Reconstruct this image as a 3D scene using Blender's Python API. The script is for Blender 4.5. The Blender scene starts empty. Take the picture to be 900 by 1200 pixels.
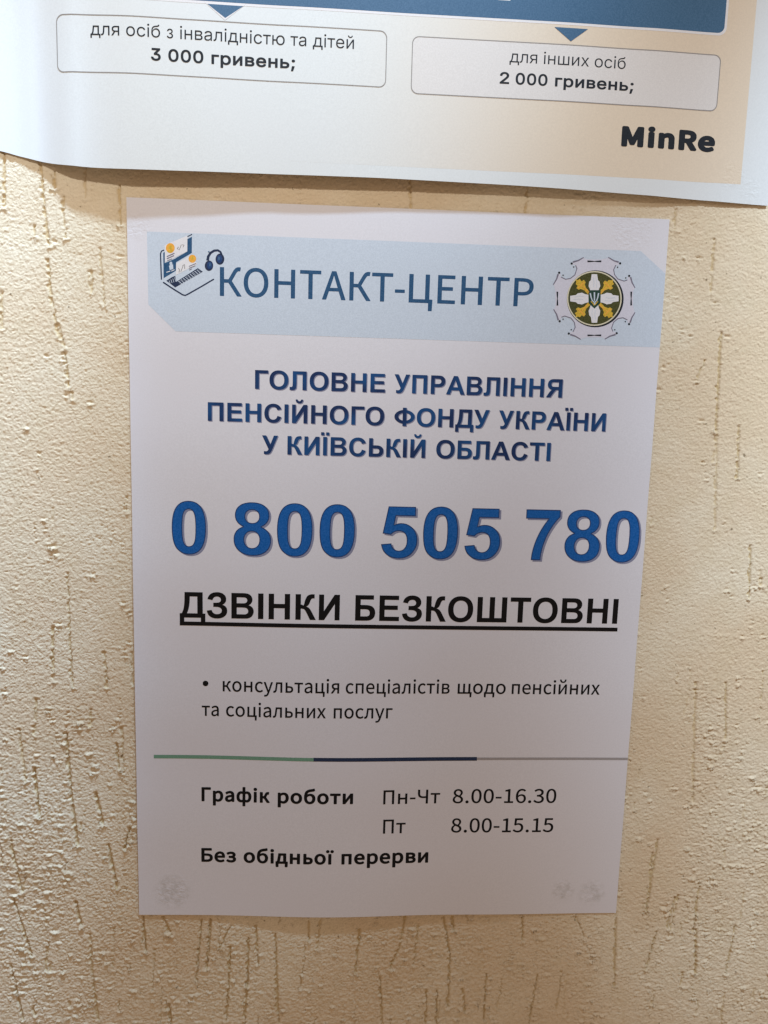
import bpy, bmesh, math, random
import numpy as np
from mathutils import Vector, Matrix
from mathutils.geometry import delaunay_2d_cdt

# ------------------------------------------------------------------ camera, light, exposure
scene = bpy.context.scene
col = scene.collection
Z0 = 1.55                      # height of the notice's top left corner above the floor

def P(x, y, out=0.0):
    """wall position in mm (x right, y up, out towards the room) to world metres"""
    return Vector((x * 0.001, -out * 0.001, Z0 + y * 0.001))

cam_data = bpy.data.cameras.new('camera')
camera = bpy.data.objects.new('camera', cam_data)
col.objects.link(camera)
cam_data.sensor_fit = 'VERTICAL'
cam_data.sensor_height = 24.0
cam_data.lens = 24.0 * 920.0 / 1200.0
cam_data.clip_start = 0.01
cam_data.clip_end = 50.0
# columns of the camera basis, given in wall axes (right, up, out)
CR = (0.99855824, 0.02850823, 0.04548326)
CU = (-0.02163425, 0.98918898, -0.1450418)
CB = (-0.04912642, 0.14384869, 0.98837956)
def wv(v): return Vector((v[0], -v[2], v[1]))
loc = P(85.46, -72.436, 316.53)
M = Matrix((wv(CR), wv(CU), wv(CB))).transposed().to_4x4()
camera.matrix_world = Matrix.Translation(loc) @ M
scene.camera = camera

world = bpy.data.worlds.new('World')
scene.world = world
world.use_nodes = True
bg = world.node_tree.nodes['Background']
bg.inputs['Color'].default_value = (1.0, 0.73, 0.53, 1)
bg.inputs['Strength'].default_value = 0.375

def aim(o, target):
    d = target - o.location
    o.rotation_euler = d.to_track_quat('-Z', 'Y').to_euler()

def area(name, pos, target, size, power, colour):
    l = bpy.data.lights.new(name, 'AREA')
    l.shape = 'DISK'; l.size = size; l.energy = power; l.color = colour
    o = bpy.data.objects.new(name, l); col.objects.link(o)
    o.location = pos; aim(o, target); return o

def spot(name, pos, target, radius, power, colour, angle, blend):
    l = bpy.data.lights.new(name, 'SPOT')
    l.shadow_soft_size = radius; l.energy = power; l.color = colour
    l.spot_size = math.radians(angle); l.spot_blend = blend
    o = bpy.data.objects.new(name, l); col.objects.link(o)
    o.location = pos; aim(o, target); return o

# cool spots for the left and right, beams narrowed to imitate shade over the middle, a neutral lamp in front, another high up close to the wall
spot('left_lamp', P(-1, 735, 257), P(-112, -140, 0), 0.018, 76.0, (0.50, 0.715, 1.0), 16, 1.0)
spot('right_lamp', P(332, 489, 448), P(392, -72, 0), 0.03, 39.0, (0.664, 0.829, 1.0), 39, 1.0)
spot('front_lamp', P(76, 484, 800), P(0, 150, 0), 0.025, 18.8, (1.0, 0.959, 0.889), 38, 1.0)
spot('high_lamp', P(213, 675, 279), P(66, 20, 0), 0.018, 26.0, (0.51, 0.75, 1.0), 27, 1.0)

scene.view_settings.view_transform = 'Standard'
scene.view_settings.look = 'None'
scene.view_settings.gamma = 1.0
scene.view_settings.use_curve_mapping = False
scene.view_settings.exposure = 0.0
scene.render.engine = 'CYCLES'
scene.cycles.filter_width = 1.45
scene.cycles.max_bounces = 6

# ------------------------------------------------------------------ how far each sheet stands off the wall (mm)
def smooth(a, b, x):
    t = min(1.0, max(0.0, (x - a) / (b - a)))
    return t * t * (3 - 2 * t)
def interp(tab, x):
    if x <= tab[0][0]: return tab[0][1]
    for (a, p), (b, q) in zip(tab, tab[1:]):
        if x <= b:
            t = (x - a) / (b - a); t = t * t * (3 - 2 * t)
            return p + (q - p) * t
    return tab[-1][1]
# how far each sheet stands off the wall, in mm, at wall position (x, y) in mm
def lift_notice(x, y):
    ridge = 2.3 * math.exp(-((x - 82) / 42) ** 2) * smooth(120, 250, -y)
    edge = 1.3 * math.exp(-((x - 155) / 30) ** 2) * smooth(225, 297, -y)
    side = 0.3 * smooth(30, 0, x) * smooth(90, 150, -y) * smooth(290, 240, -y)
    belly = 0.5 * math.sin(math.pi * min(1, max(0, x / 210))) * math.sin(math.pi * min(1, max(0, -y / 297)))
    return 0.7 + ridge + edge * 0.5 + side + belly + 0.10 * math.sin(y / 8.5 + 0.6 * math.sin(x / 40)) * math.sin(x / 33 + 1) + 0.07 * math.sin(x / 13 + y / 60)
EDGE_LIFT = [(-70, 0.9), (-40, 1.0), (-33, 1.6), (-16, 6.0), (5, 7.2), (25, 6.8), (60, 6.0), (110, 5.2), (160, 4.6), (195, 3.6), (225, 1.6), (245, 0.9), (260, 0.9)]
def lift_poster(x, y):
    return 0.95 + 0.10 * math.sin(x / 12 + y / 50) + (interp(EDGE_LIFT, x) - 0.9) * (1 - 0.75 * smooth(0, 160, y - 8 + 0.05 * x))

# glyph outlines: advance and closed outlines in 1/1000 em
FONTS = {
 'grotesque_bold': {
  'С': (722, ["531 263 671 219 661 186 649 157 635 129 620 105 603 82 584 62 564 45 541 30 518 17 492 6 465 -2 436 -8 406 -11 374 -12 334 -10 296 -4 261 6 227 20 196 37 166 59 139 85 115 114 94 147 77 182 64 220 55 261 49 305 47 352 49 401 55 447 64 490 77 530 94 566 115 599 140 629 167 655 197 678 229 696 264 710 301 720 341 726 382 728 419 726 453 722 486 714 516 703 545 688 571 671 596 650 609 636 622 621 633 604 644 585 653 564 661 542 669 519 526 484 522 500 516 514 510 528 502 540 494 552 484 563 473 572 461 581 448 588 435 594 421 599 407 602 391 604 375 604 353 603 332 600 312 594 294 586 277 575 261 563 246 547 233 530 222 509 212 485 205 459 200 430 197 397 196 362 197 325 200 291 205 260 212 233 221 208 232 187 245 169 260 154 275 141 292 130 310 122 330 116 350 113 372 111 388 112 404 114 418 118 433 123 446 130 459 138 471 148 483 159 493 172 502 187 511 204 519 222 525 242 531 263"]),
  'О': (778, ["43 354 44 384 46 413 49 441 54 467 60 492 67 515 76 537 84 553 92 567 100 582 110 596 120 610 131 623 143 635 155 647 168 658 181 668 194 678 207 686 221 693 235 700 255 707 275 714 296 719 318 723 341 726 365 727 390 728 434 726 475 720 514 710 550 696 583 678 614 656 643 630 668 600 689 568 707 532 720 493 730 451 736 405 738 357 736 309 730 264 720 222 707 183 690 148 669 115 644 86 615 60 585 38 551 20 515 6 477 -4 435 -10 392 -12 347 -10 306 -4 267 6 230 20 197 37 166 59 138 85 113 115 92 147 74 182 61 221 51 262 45 306 43 354", "192 358 194 325 197 294 203 265 211 239 221 215 234 193 249 174 265 157 283 143 302 132 323 123 344 116 367 113 391 111 415 113 438 116 459 123 480 132 499 143 516 157 533 174 548 193 560 214 570 238 578 265 584 294 587 326 588 360 587 394 584 426 578 454 571 481 561 504 549 525 534 544 518 560 501 574 482 585 461 593 439 600 416 603 391 604 366 603 343 599 321 593 300 584 281 573 263 559 247 543 233 524 220 503 210 479 202 453 197 424 193 392 192 358"]),
  'Р': (667, ["73 0 73 716 305 716 340 716 373 715 401 714 425 712 446 710 463 708 477 705 494 700 510 693 526 684 540 674 554 663 567 650 580 635 591 619 600 602 608 583 613 563 618 542 620 519 621 496 621 477 619 460 617 443 613 427 609 412 604 398 597 385 590 372 582 361 574 350 566 340 556 330 547 322 536 314 526 307 515 301 505 295 494 291 483 286 472 283 461 280 446 278 428 275 409 273 387 272 364 271 339 270 312 270 217 270 217 0", "217 595 217 392 296 392 320 392 341 393 359 394 376 395 390 397 401 400 411 403 419 406 426 410 433 415 440 420 445 425 451 431 456 438 460 445 464 452 467 460 469 468 471 476 472 485 472 494 472 505 470 515 468 525 465 534 460 542 455 551 449 558 442 565 435 571 427 576 419 581 410 585 401 588 391 590 383 591 372 592 359 593 344 594 327 594 308 595 287 595"]),
  'В': (722, ["73 716 359 716 383 716 404 715 424 715 442 714 459 712 473 711 486 709 498 706 509 703 520 700 531 696 541 691 551 685 561 679 570 672 579 665 587 657 595 649 602 640 609 630 616 619 622 609 626 597 631 586 634 574 636 561 637 549 638 536 637 521 635 508 633 494 629 481 624 468 618 456 611 443 602 432 594 421 584 411 573 402 562 394 550 387 537 380 555 374 572 367 588 359 602 350 615 339 627 328 638 315 647 302 655 288 661 273 666 258 670 242 672 225 673 208 672 194 671 180 669 166 665 153 661 139 656 126 650 113 643 100 636 88 628 76 619 66 609 56 599 47 588 39 577 31 564 25 551 19 537 14 523 10 507 7 491 5 479 4 462 3 441 2 417 1 388 1 354 0 317 0 73 0", "218 597 218 431 312 431 335 431 356 431 373 432 388 432 401 432 410 433 417 434 428 435 437 437 446 440 455 444 462 448 469 454 476 459 481 466 486 472 490 480 493 488 495 496 497 506 497 515 497 524 496 533 494 541 491 549 488 556 484 563 479 569 473 575 467 580 460 584 452 587 444 590 434 593 424 594 417 595 405 595 391 596 373 596 353 596 328 597 301 597", "218 312 218 121 352 121 373 121 392 121 408 121 422 122 434 123 444 124 451 125 460 127 468 130 476 133 484 137 491 142 497 147 503 154 509 160 513 168 517 176 520 185 522 194 523 204 523 214 523 223 522 232 521 240 518 248 515 255 512 262 508 269 503 275 498 281 492 286 485 291 478 295 471 299 463 302 453 304 440 307 425 309 406 310 385 311 361 312 334 312"]),
  'А': (722, ["718 0 561 0 499 163 212 163 153 0 0 0 279 716 432 716", "452 283 354 549 257 283"]),
  'Е': (667, ["73 0 73 716 604 716 604 595 217 595 217 436 577 436 577 315 217 315 217 121 617 121 617 0"]),
  'Т': (611, ["234 0 234 595 21 595 21 716 590 716 590 595 378 595 378 0"]),
  'Г': (558, ["73 0 73 716 552 716 552 595 217 595 217 0"]),
  'П': (718, ["73 0 73 716 646 716 646 0 501 0 501 595 217 595 217 0"]),
  'Н': (722, ["73 0 73 716 217 716 217 434 505 434 505 716 649 716 649 0 505 0 505 313 217 313 217 0"]),
  'І': (278, ["67 0 67 716 211 716 211 0"]),
  'Ї': (278, ["67 0 67 716 211 716 211 0", "-14 776 -14 894 104 894 104 776", "175 776 175 894 292 894 292 776"]),
  'И': (704, ["70 716 206 716 206 250 490 716 633 716 633 0 498 0 498 456 214 0 70 0"]),
  'Й': (704, ["70 716 206 716 206 250 490 716 633 716 633 0 498 0 498 456 214 0 70 0", "199 916 271 916 275 899 280 884 287 873 296 864 307 857 320 853 335 852 351 853 365 857 376 864 385 873 393 884 398 899 401 916 473 916 469 875 459 841 445 814 425 792 400 777 370 767 335 764 300 767 270 777 246 792 226 814 212 841 203 875 199 916"]),
  'Л': (703, ["121 716 630 716 630 0 485 0 485 595 264 595 264 312 264 271 263 234 262 200 261 171 259 145 257 123 254 105 250 88 246 73 240 59 233 47 226 36 217 26 208 18 196 11 184 4 170 -1 155 -5 139 -7 121 -9 103 -10 89 -10 75 -9 62 -8 48 -7 35 -5 22 -3 10 0 10 115 17 114 24 113 30 112 37 111 43 111 50 110 56 110 66 111 75 112 83 114 91 117 97 120 102 124 106 129 110 137 113 149 116 166 118 186 119 211 120 240 121 273"]),
  'Д': (703, ["141 716 624 716 624 121 692 121 692 -167 571 -167 571 0 128 0 128 -167 7 -167 7 121 61 121 74 146 86 173 97 203 106 234 114 268 120 304 125 342 129 379 133 422 136 470 138 524 139 582 140 646 141 716", "280 595 278 506 273 425 265 350 254 283 239 222 221 168 200 121 479 121 479 595"]),
  'К': (635, ["73 0 73 716 217 716 217 430 229 428 239 426 249 423 258 420 265 416 272 411 278 405 284 403 289 406 295 415 300 429 306 450 312 476 317 508 323 530 330 551 337 571 344 591 353 609 362 627 371 645 385 665 403 682 424 696 448 707 476 714 507 719 542 721 548 721 554 720 560 720 566 720 572 719 579 719 585 718 585 605 583 606 580 606 577 606 573 606 569 606 566 606 562 606 551 606 542 605 533 604 525 601 518 598 511 595 505 591 500 585 494 577 488 567 482 555 476 541 470 526 464 508 458 490 451 473 445 458 439 445 432 434 426 424 420 415 413 408 406 401 398 395 389 389 380 384 370 379 359 375 381 368 403 358 424 344 444 326 463 304 481 278 498 249 627 0 468 0 378 186 368 206 358 225 349 241 340 256 331 269 323 279 315 288 305 295 294 300 281 305 268 308 252 311 235 312 217 312 217 0"]),
  'У': (615, ["4 716 156 716 313 371 442 716 594 716 396 205 381 167 365 134 351 104 336 79 321 57 307 40 293 27 279 17 264 8 247 1 230 -4 211 -8 190 -10 168 -11 154 -11 140 -10 126 -9 113 -7 100 -4 88 -1 76 2 76 113 85 111 95 109 105 108 114 107 123 106 132 105 142 105 152 105 163 106 172 108 181 111 189 114 196 118 203 122 209 128 216 135 222 144 228 154 234 166 241 179 247 193"]),
  'Я': (722, ["646 0 501 0 501 299 472 299 458 298 445 297 433 296 422 293 411 290 402 286 393 281 383 271 370 257 356 238 338 216 319 189 297 158 273 122 195 0 22 0 110 140 124 162 138 183 150 202 162 218 173 233 184 245 193 255 199 261 206 268 214 274 222 280 230 286 240 292 249 298 227 302 206 308 186 316 168 325 151 336 135 348 121 363 109 379 98 396 90 414 83 433 78 454 75 475 74 498 75 517 77 536 80 554 85 571 90 588 98 604 106 620 116 635 127 648 138 660 151 670 164 680 178 688 193 694 210 700 230 705 252 709 277 712 305 714 336 715 369 716 646 716", "501 598 501 416 386 416 359 416 336 417 315 418 298 419 284 421 272 423 264 425 257 428 251 432 245 436 239 440 234 445 230 451 226 457 222 463 219 470 216 477 214 485 213 493 212 501 212 510 212 520 213 530 215 539 218 547 222 555 226 562 231 569 237 575 243 580 250 585 258 588 266 592 275 594 285 596 291 596 301 597 313 597 328 597 346 597 367 598 391 598"]),
  'Ь': (659, ["73 0 73 716 218 716 218 442 344 442 385 441 423 437 457 431 487 422 515 411 539 397 559 381 575 363 589 344 600 323 609 300 615 276 619 250 620 222 619 193 615 166 608 141 599 117 588 96 573 76 557 59 537 43 515 30 489 19 461 11 430 5 396 1 359 0", "218 321 218 121 332 121 353 121 373 122 390 124 405 127 419 131 430 136 439 142 447 149 454 157 460 167 464 178 467 190 469 204 470 220 469 235 467 249 464 262 459 273 454 283 446 292 438 299 429 305 417 310 405 314 390 317 374 319 356 321 337 321"]),
  'Б': (659, ["73 0 73 716 576 716 576 595 218 595 218 442 344 442 385 441 423 437 457 431 487 422 515 411 539 397 559 381 575 363 589 344 600 323 609 300 615 276 619 250 620 222 619 193 615 166 608 141 599 117 588 96 573 76 557 59 537 43 515 30 489 19 461 11 430 5 396 1 359 0", "218 321 218 121 332 121 353 121 373 122 390 124 405 127 419 131 430 136 439 142 447 149 454 157 460 167 464 178 467 190 469 204 470 220 469 235 467 249 464 262 459 273 454 283 446 292 438 299 429 305 417 310 405 314 390 317 374 319 356 321 337 321"]),
  'З': (615, ["28 207 161 227 165 211 169 196 175 182 182 170 190 158 199 148 210 139 220 132 231 126 243 120 255 116 269 114 283 112 298 111 315 112 332 114 347 117 361 121 374 127 386 134 396 142 405 150 413 160 419 169 424 180 427 191 429 203 430 215 429 228 426 241 422 253 416 263 409 273 399 282 388 291 376 297 361 303 345 308 328 312 309 314 288 316 266 316 203 316 203 432 254 432 277 433 297 434 316 436 333 439 348 442 361 446 372 452 381 458 389 465 395 474 400 483 404 493 406 504 407 517 406 528 404 538 402 548 397 557 392 566 386 574 378 581 370 588 360 593 350 597 339 601 327 603 314 605 300 605 276 603 254 597 234 587 217 572 203 553 191 530 182 503 46 531 63 583 86 628 117 664 154 692 197 712 248 724 305 728 336 727 366 724 393 718 418 710 442 700 464 688 483 674 501 658 516 640 528 622 537 601 544 580 548 557 549 532 547 503 541 476 530 452 516 430 497 411 474 394 447 380 465 373 482 366 497 358 511 349 524 339 535 329 544 317 553 304 560 291 566 276 570 261 574 245 576 228 576 210 575 182 570 155 562 130 551 107 536 85 519 66 498 48 475 32 450 18 423 7 394 -1 363 -7 330 -11 295 -12 233 -8 179 6 133 28 94 59 64 99 42 149 28 207"]),
  'Ш': (970, ["73 0 73 716 217 716 217 121 413 121 413 716 557 716 557 121 752 121 752 716 897 716 897 0"]),
  '0': (556, ["275 719 304 717 331 713 356 705 379 695 400 681 420 664 438 645 456 617 472 585 485 548 494 506 502 460 506 409 507 353 506 297 502 246 494 200 484 158 471 121 456 89 437 61 419 42 400 25 379 12 356 1 331 -6 304 -11 275 -12 246 -11 219 -6 193 3 169 14 146 29 126 47 106 68 89 94 75 124 63 160 54 201 48 247 44 298 42 354 44 410 48 461 55 507 65 549 78 585 94 618 113 646 130 665 150 681 171 695 194 705 219 713 246 717 275 719", "275 605 268 605 261 604 255 602 248 600 242 597 236 593 230 589 225 584 220 578 215 571 211 563 207 554 203 543 200 532 196 516 193 496 191 473 189 448 187 419 186 388 186 353 186 319 187 287 188 260 190 235 193 213 195 195 199 180 202 167 207 156 211 145 215 136 220 129 225 122 231 117 236 113 242 110 248 107 255 104 261 103 268 102 275 102 282 102 289 103 295 104 302 107 308 110 314 113 319 117 325 122 330 129 334 136 339 144 343 153 346 163 350 174 353 191 357 210 359 233 361 259 363 287 363 319 364 353 364 387 363 419 361 447 360 471 357 493 354 511 351 526 347 539 343 550 339 561 334 570 330 577 324 584 319 589 313 593 308 597 302 600 295 602 289 604 282 605 275 605"]),
  '8': (556, ["157 386 141 393 127 401 115 410 103 419 93 429 84 439 76 451 69 463 63 475 59 487 55 500 52 513 51 527 50 541 51 564 55 585 61 605 69 624 80 641 93 657 109 671 126 684 146 695 168 703 191 710 217 715 245 718 274 719 304 718 331 715 357 710 381 703 402 695 422 684 440 671 455 657 469 641 479 624 488 605 494 585 497 564 499 541 498 526 496 512 494 498 490 485 485 472 479 460 472 448 464 437 455 427 445 417 434 408 422 400 409 393 396 386 413 379 429 370 444 361 457 350 469 339 480 327 490 313 499 300 506 285 512 270 517 254 520 238 522 221 522 203 521 175 517 148 510 123 501 101 489 80 474 61 457 44 437 29 416 16 393 6 368 -2 341 -8 312 -11 282 -12 254 -11 227 -8 201 -2 177 5 155 15 133 27 113 41 92 60 74 81 60 104 48 128 40 155 35 183 34 214 34 231 36 247 39 263 43 278 49 293 56 307 64 320 73 333 84 344 96 355 109 364 123 372 139 380 157 386", "185 527 186 515 187 504 190 494 193 484 198 476 203 468 209 460 217 454 225 449 233 445 243 441 253 439 263 437 274 437 286 438 297 439 307 441 316 445 325 449 333 455 340 461 347 468 352 476 357 485 360 494 363 505 364 516 365 528 364 539 363 549 360 559 357 568 352 576 347 584 340 591 333 598 325 603 317 607 307 611 297 613 287 615 276 615 264 615 254 613 243 611 234 607 225 603 217 597 210 591 203 584 198 576 193 567 190 558 187 549 186 538 185 527", "173 213 173 198 175 183 178 170 182 157 188 146 194 135 202 125 210 117 219 110 229 104 239 100 250 97 261 95 273 94 285 95 296 97 307 100 317 104 326 110 335 116 343 125 350 134 356 144 361 155 365 168 368 181 370 196 370 211 370 225 368 238 365 251 361 262 356 273 350 282 342 292 334 300 325 306 316 312 306 316 295 319 283 321 271 322 258 321 245 319 234 315 223 311 214 304 205 297 198 288 191 278 186 268 181 257 177 247 175 236 173 225 173 213"]),
  '5': (556, ["44 184 181 198 183 185 186 173 190 162 195 152 201 142 208 133 215 125 224 118 233 111 242 107 251 103 261 100 271 98 282 98 294 98 305 101 316 104 327 109 336 115 346 123 354 133 362 143 369 155 375 169 379 184 382 201 384 218 384 238 384 256 382 273 379 288 375 302 369 315 363 327 355 337 346 345 336 353 326 359 315 364 303 367 291 369 278 370 261 369 245 365 229 360 214 353 200 343 186 331 172 317 61 333 131 706 494 706 494 578 235 578 213 456 227 462 240 467 253 472 266 475 280 477 293 479 307 479 333 478 357 474 380 467 402 457 423 445 443 430 462 413 479 393 493 371 505 348 514 324 520 298 524 270 525 240 524 215 521 191 516 168 509 145 499 124 488 103 474 83 453 57 430 36 404 19 377 5 347 -4 315 -10 280 -12 253 -11 227 -8 202 -2 179 5 157 15 137 27 119 41 102 57 87 74 74 93 64 114 55 136 49 159 44 184"]),
  '7': (556, ["42 579 42 706 511 706 511 606 494 589 477 569 461 548 444 524 427 499 410 471 393 442 376 411 361 380 346 348 333 315 321 282 311 249 301 215 293 181 286 148 280 116 275 86 272 56 271 27 270 0 138 0 140 42 144 85 151 128 160 171 171 214 184 258 199 302 216 345 234 387 254 428 276 467 299 506 324 543 350 579"]),
  'Ф': (837, ["348 3 348 100 344 102 300 109 248 124 192 148 148 175 112 204 77 244 56 280 41 324 37 364 41 404 56 448 77 484 108 520 148 553 193 580 244 602 300 618 344 626 348 628 348 716 488 716 489 628 492 626 536 618 592 602 644 579 690 552 728 520 757 488 781 448 795 408 800 364 796 324 781 280 759 244 728 208 688 174 643 148 592 126 536 109 492 102 489 100 488 1 484 0 352 0", "342 220 346 220 348 224 348 504 348 508 344 508 312 500 280 487 252 472 228 454 208 434 194 412 185 388 182 364 185 340 194 316 208 294 228 273 252 256 280 240 312 228", "491 220 524 228 556 240 585 256 608 273 630 296 643 316 652 340 655 364 652 388 643 412 628 434 608 455 585 472 556 488 524 500 492 508 490 508 489 504 489 224"]),
 },
 'grotesque_inner': {
  '0': (556, ["249 2 221 7 197 15 177 24 157 37 137 54 118 74 100 102 87 130 76 162 67 202 61 246 57 302 55 354 57 410 61 458 68 502 78 546 90 578 105 610 124 638 138 654 157 671 177 683 197 692 221 700 249 704 273 706 301 704 329 700 349 694 373 683 393 670 411 654 429 634 445 610 458 582 472 542 482 502 489 458 493 406 494 354 493 298 488 246 482 202 472 162 459 126 446 98 425 67 410 50 393 36 373 24 349 13 329 7 301 2 273 1", "257 90 281 89 306 94 321 102 329 109 345 128 358 158 366 190 372 230 376 286 377 354 374 446 370 494 367 514 360 542 347 574 339 586 329 598 317 606 305 612 293 616 277 618 253 615 241 611 229 604 213 590 200 570 191 546 184 518 178 474 174 418 173 350 175 262 180 210 186 178 200 138 215 114 223 106 236 98"]),
  '8': (556, ["252 2 228 5 204 10 184 17 160 27 139 38 120 52 104 67 87 86 71 110 60 134 53 158 49 182 47 214 49 246 53 262 61 286 76 314 92 334 106 346 128 360 164 376 168 381 170 386 168 392 164 397 136 411 112 428 100 440 86 458 74 482 67 506 64 530 64 562 68 582 72 598 81 618 91 634 101 646 116 661 132 672 152 683 168 690 196 698 244 705 276 706 304 705 352 698 376 691 396 683 416 672 432 661 447 646 457 634 468 618 475 602 481 582 484 563 485 538 481 502 473 478 460 455 444 435 416 412 388 397 384 392 383 386 384 381 388 376 423 358 451 338 470 318 487 294 499 266 506 238 509 206 508 178 504 150 498 126 488 105 478 86 464 70 448 54 428 39 408 27 388 18 364 11 340 6 308 2 280 1", "257 82 276 81 300 84 324 94 344 108 361 126 372 148 378 166 382 194 382 226 378 250 372 268 360 290 344 308 324 322 308 329 284 334 256 334 240 331 218 322 204 313 188 297 174 274 165 250 160 226 160 198 166 166 175 142 184 126 200 109 214 98 236 87", "249 426 264 424 288 425 308 428 328 436 343 446 356 459 364 471 373 490 377 514 377 538 375 554 368 574 356 593 343 606 331 614 312 623 288 628 264 628 248 625 228 619 208 607 196 594 187 582 177 562 173 538 173 514 177 490 186 470 197 454 211 442 228 433"]),
  '5': (556, ["251 2 207 10 183 18 163 27 147 36 127 51 111 66 99 80 84 102 76 118 68 138 60 170 63 173 167 184 169 182 177 158 190 134 207 115 223 102 247 90 267 86 295 85 311 89 334 98 355 114 372 134 381 150 387 166 395 198 397 238 395 274 392 290 385 310 375 330 367 342 355 355 343 364 331 371 307 379 291 382 263 382 243 378 227 373 207 363 193 354 167 331 79 344 77 346 141 690 143 693 147 693 479 693 481 690 481 594 479 591 235 591 227 588 223 582 201 458 202 450 205 446 211 443 215 443 255 459 283 464 307 466 331 465 355 461 375 455 395 446 415 435 435 420 453 402 467 386 481 366 493 342 502 318 508 294 511 266 512 238 511 214 504 174 497 150 488 130 477 110 464 90 443 66 422 46 399 31 371 17 343 8 315 3 279 1"]),
  '7': (556, ["153 13 152 15 153 39 157 83 172 167 184 215 211 299 245 379 266 423 310 499 360 571 363 579 360 587 357 590 349 592 57 592 55 595 55 691 57 693 61 693 497 692 498 691 497 611 468 579 449 555 417 507 397 475 365 419 349 385 333 351 309 287 289 219 273 151 263 87 257 15 253 13"]),
 },
 'humanist': {
  'К': (644, ["93 -7 90 -1 90 3 90 715 90 719 93 723 101 725 189 725 193 724 197 719 198 427 201 423 305 423 309 427 428 639 449 671 469 695 487 711 505 723 529 732 549 736 577 738 601 735 618 731 622 727 622 723 605 635 601 632 597 631 573 634 553 631 537 622 525 609 501 574 394 383 395 379 636 7 639 -1 637 -5 633 -8 629 -9 533 -9 529 -8 525 -6 306 331 201 331 199 331 198 327 197 -1 196 -5 189 -9 101 -9"]),
  'О': (736, ["327 -18 295 -15 235 5 181 38 135 82 98 138 71 202 53 278 48 362 53 442 71 518 98 582 135 636 183 681 235 712 295 731 363 738 427 731 491 711 543 680 588 638 627 582 654 518 671 442 677 358 671 278 654 202 627 138 589 82 543 37 487 4 427 -15 363 -22", "341 78 363 76 403 80 443 94 479 118 508 150 534 194 552 242 563 298 566 358 563 422 552 478 534 526 510 566 481 598 447 621 407 635 363 640 319 636 279 622 244 598 214 566 191 526 173 478 162 422 159 362 162 298 173 242 191 194 214 154 243 120 279 95 319 80"]),
  'Н': (722, ["93 -7 90 -1 90 3 90 715 90 719 93 723 101 725 189 725 193 724 197 719 198 431 198 427 201 425 509 425 513 426 514 719 517 723 521 725 613 725 619 723 622 719 622 715 622 3 621 -5 613 -9 521 -9 515 -5 514 -1 513 327 509 329 201 329 198 327 198 323 197 -1 196 -5 189 -9 101 -9"]),
  'Т': (596, ["241 -6 238 -1 238 3 237 631 29 631 25 633 21 639 22 719 25 723 33 725 557 725 561 723 564 715 564 639 562 635 557 631 349 631 347 627 347 -1 345 -6 341 -8 337 -9 249 -9"]),
  'А': (605, ["-1 -7 -5 -1 -5 3 238 719 240 723 247 725 351 724 355 719 599 3 599 -1 597 -5 595 -8 587 -9 495 -9 487 -5 419 209 175 210 171 209 170 207 102 -5 95 -9 7 -9", "200 303 203 299 207 299 387 299 390 303 295 614 258 487"]),
  'Ц': (712, ["577 -211 575 -202 575 -14 575 -10 573 -9 101 -9 93 -7 90 -2 90 714 90 718 93 723 101 725 189 725 196 722 197 718 198 94 198 90 201 86 489 86 493 90 493 718 495 722 501 725 593 725 600 722 602 714 602 90 605 86 673 86 677 84 681 78 681 22 672 -202 670 -210 665 -214 661 -214 585 -214 581 -214"]),
  'Е': (586, ["93 -7 90 -1 90 3 90 719 93 723 101 725 509 725 517 723 519 719 520 715 520 639 518 635 513 631 201 631 200 631 198 627 198 427 201 424 461 424 465 422 468 419 469 415 469 339 468 335 465 331 461 329 201 329 198 327 198 91 199 87 201 86 525 85 529 83 530 79 531 3 529 -5 525 -8 521 -9 101 -9"]),
  'Р': (629, ["93 -7 90 -1 90 3 90 719 93 723 101 725 301 725 361 722 413 714 457 700 501 677 535 647 557 612 574 563 579 507 575 455 559 403 534 363 501 331 462 307 417 290 361 279 305 276 201 276 198 275 197 -2 193 -8 189 -9 101 -9", "198 371 201 367 293 367 337 370 377 377 405 386 429 401 447 419 461 443 469 475 472 507 469 539 461 567 445 591 429 605 405 618 369 628 333 632 289 634 201 634 198 631"]),
  'к': (554, ["84 -7 81 -1 81 3 81 531 82 535 87 539 92 539 180 539 184 538 188 535 189 531 189 323 192 321 272 321 276 323 341 467 358 495 376 517 392 531 408 540 432 549 452 552 476 553 495 551 508 546 512 543 513 539 497 451 492 446 488 445 468 448 452 446 439 439 428 428 411 399 359 279 535 7 537 -1 536 -5 528 -9 428 -8 424 -5 280 227 276 230 192 230 189 227 189 3 187 -5 180 -9 92 -9"]),
  'о': (603, ["261 -18 245 -17 201 -3 157 21 118 54 87 94 62 146 47 202 42 266 47 330 62 386 86 434 117 476 157 510 201 534 245 548 297 553 345 548 393 533 435 510 473 477 506 434 530 386 545 330 550 266 545 202 529 144 505 95 474 54 437 23 393 -2 345 -17 297 -22", "266 74 297 71 325 74 353 84 381 102 400 122 417 150 431 186 438 222 441 266 439 306 430 346 418 378 401 406 379 430 353 447 325 456 297 460 265 456 237 446 213 430 191 406 175 378 162 346 154 306 152 266 154 222 162 186 176 150 193 122 213 100 237 84"]),
  'н': (625, ["84 -7 81 -1 81 3 81 531 82 535 87 539 92 539 180 539 184 538 188 535 189 531 189 327 192 324 420 324 424 324 426 327 426 531 427 535 431 539 436 539 524 539 528 538 533 531 533 3 531 -5 524 -9 520 -9 436 -9 432 -9 428 -5 426 3 426 223 424 227 192 227 189 227 189 223 189 3 187 -5 180 -9 92 -9"]),
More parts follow.
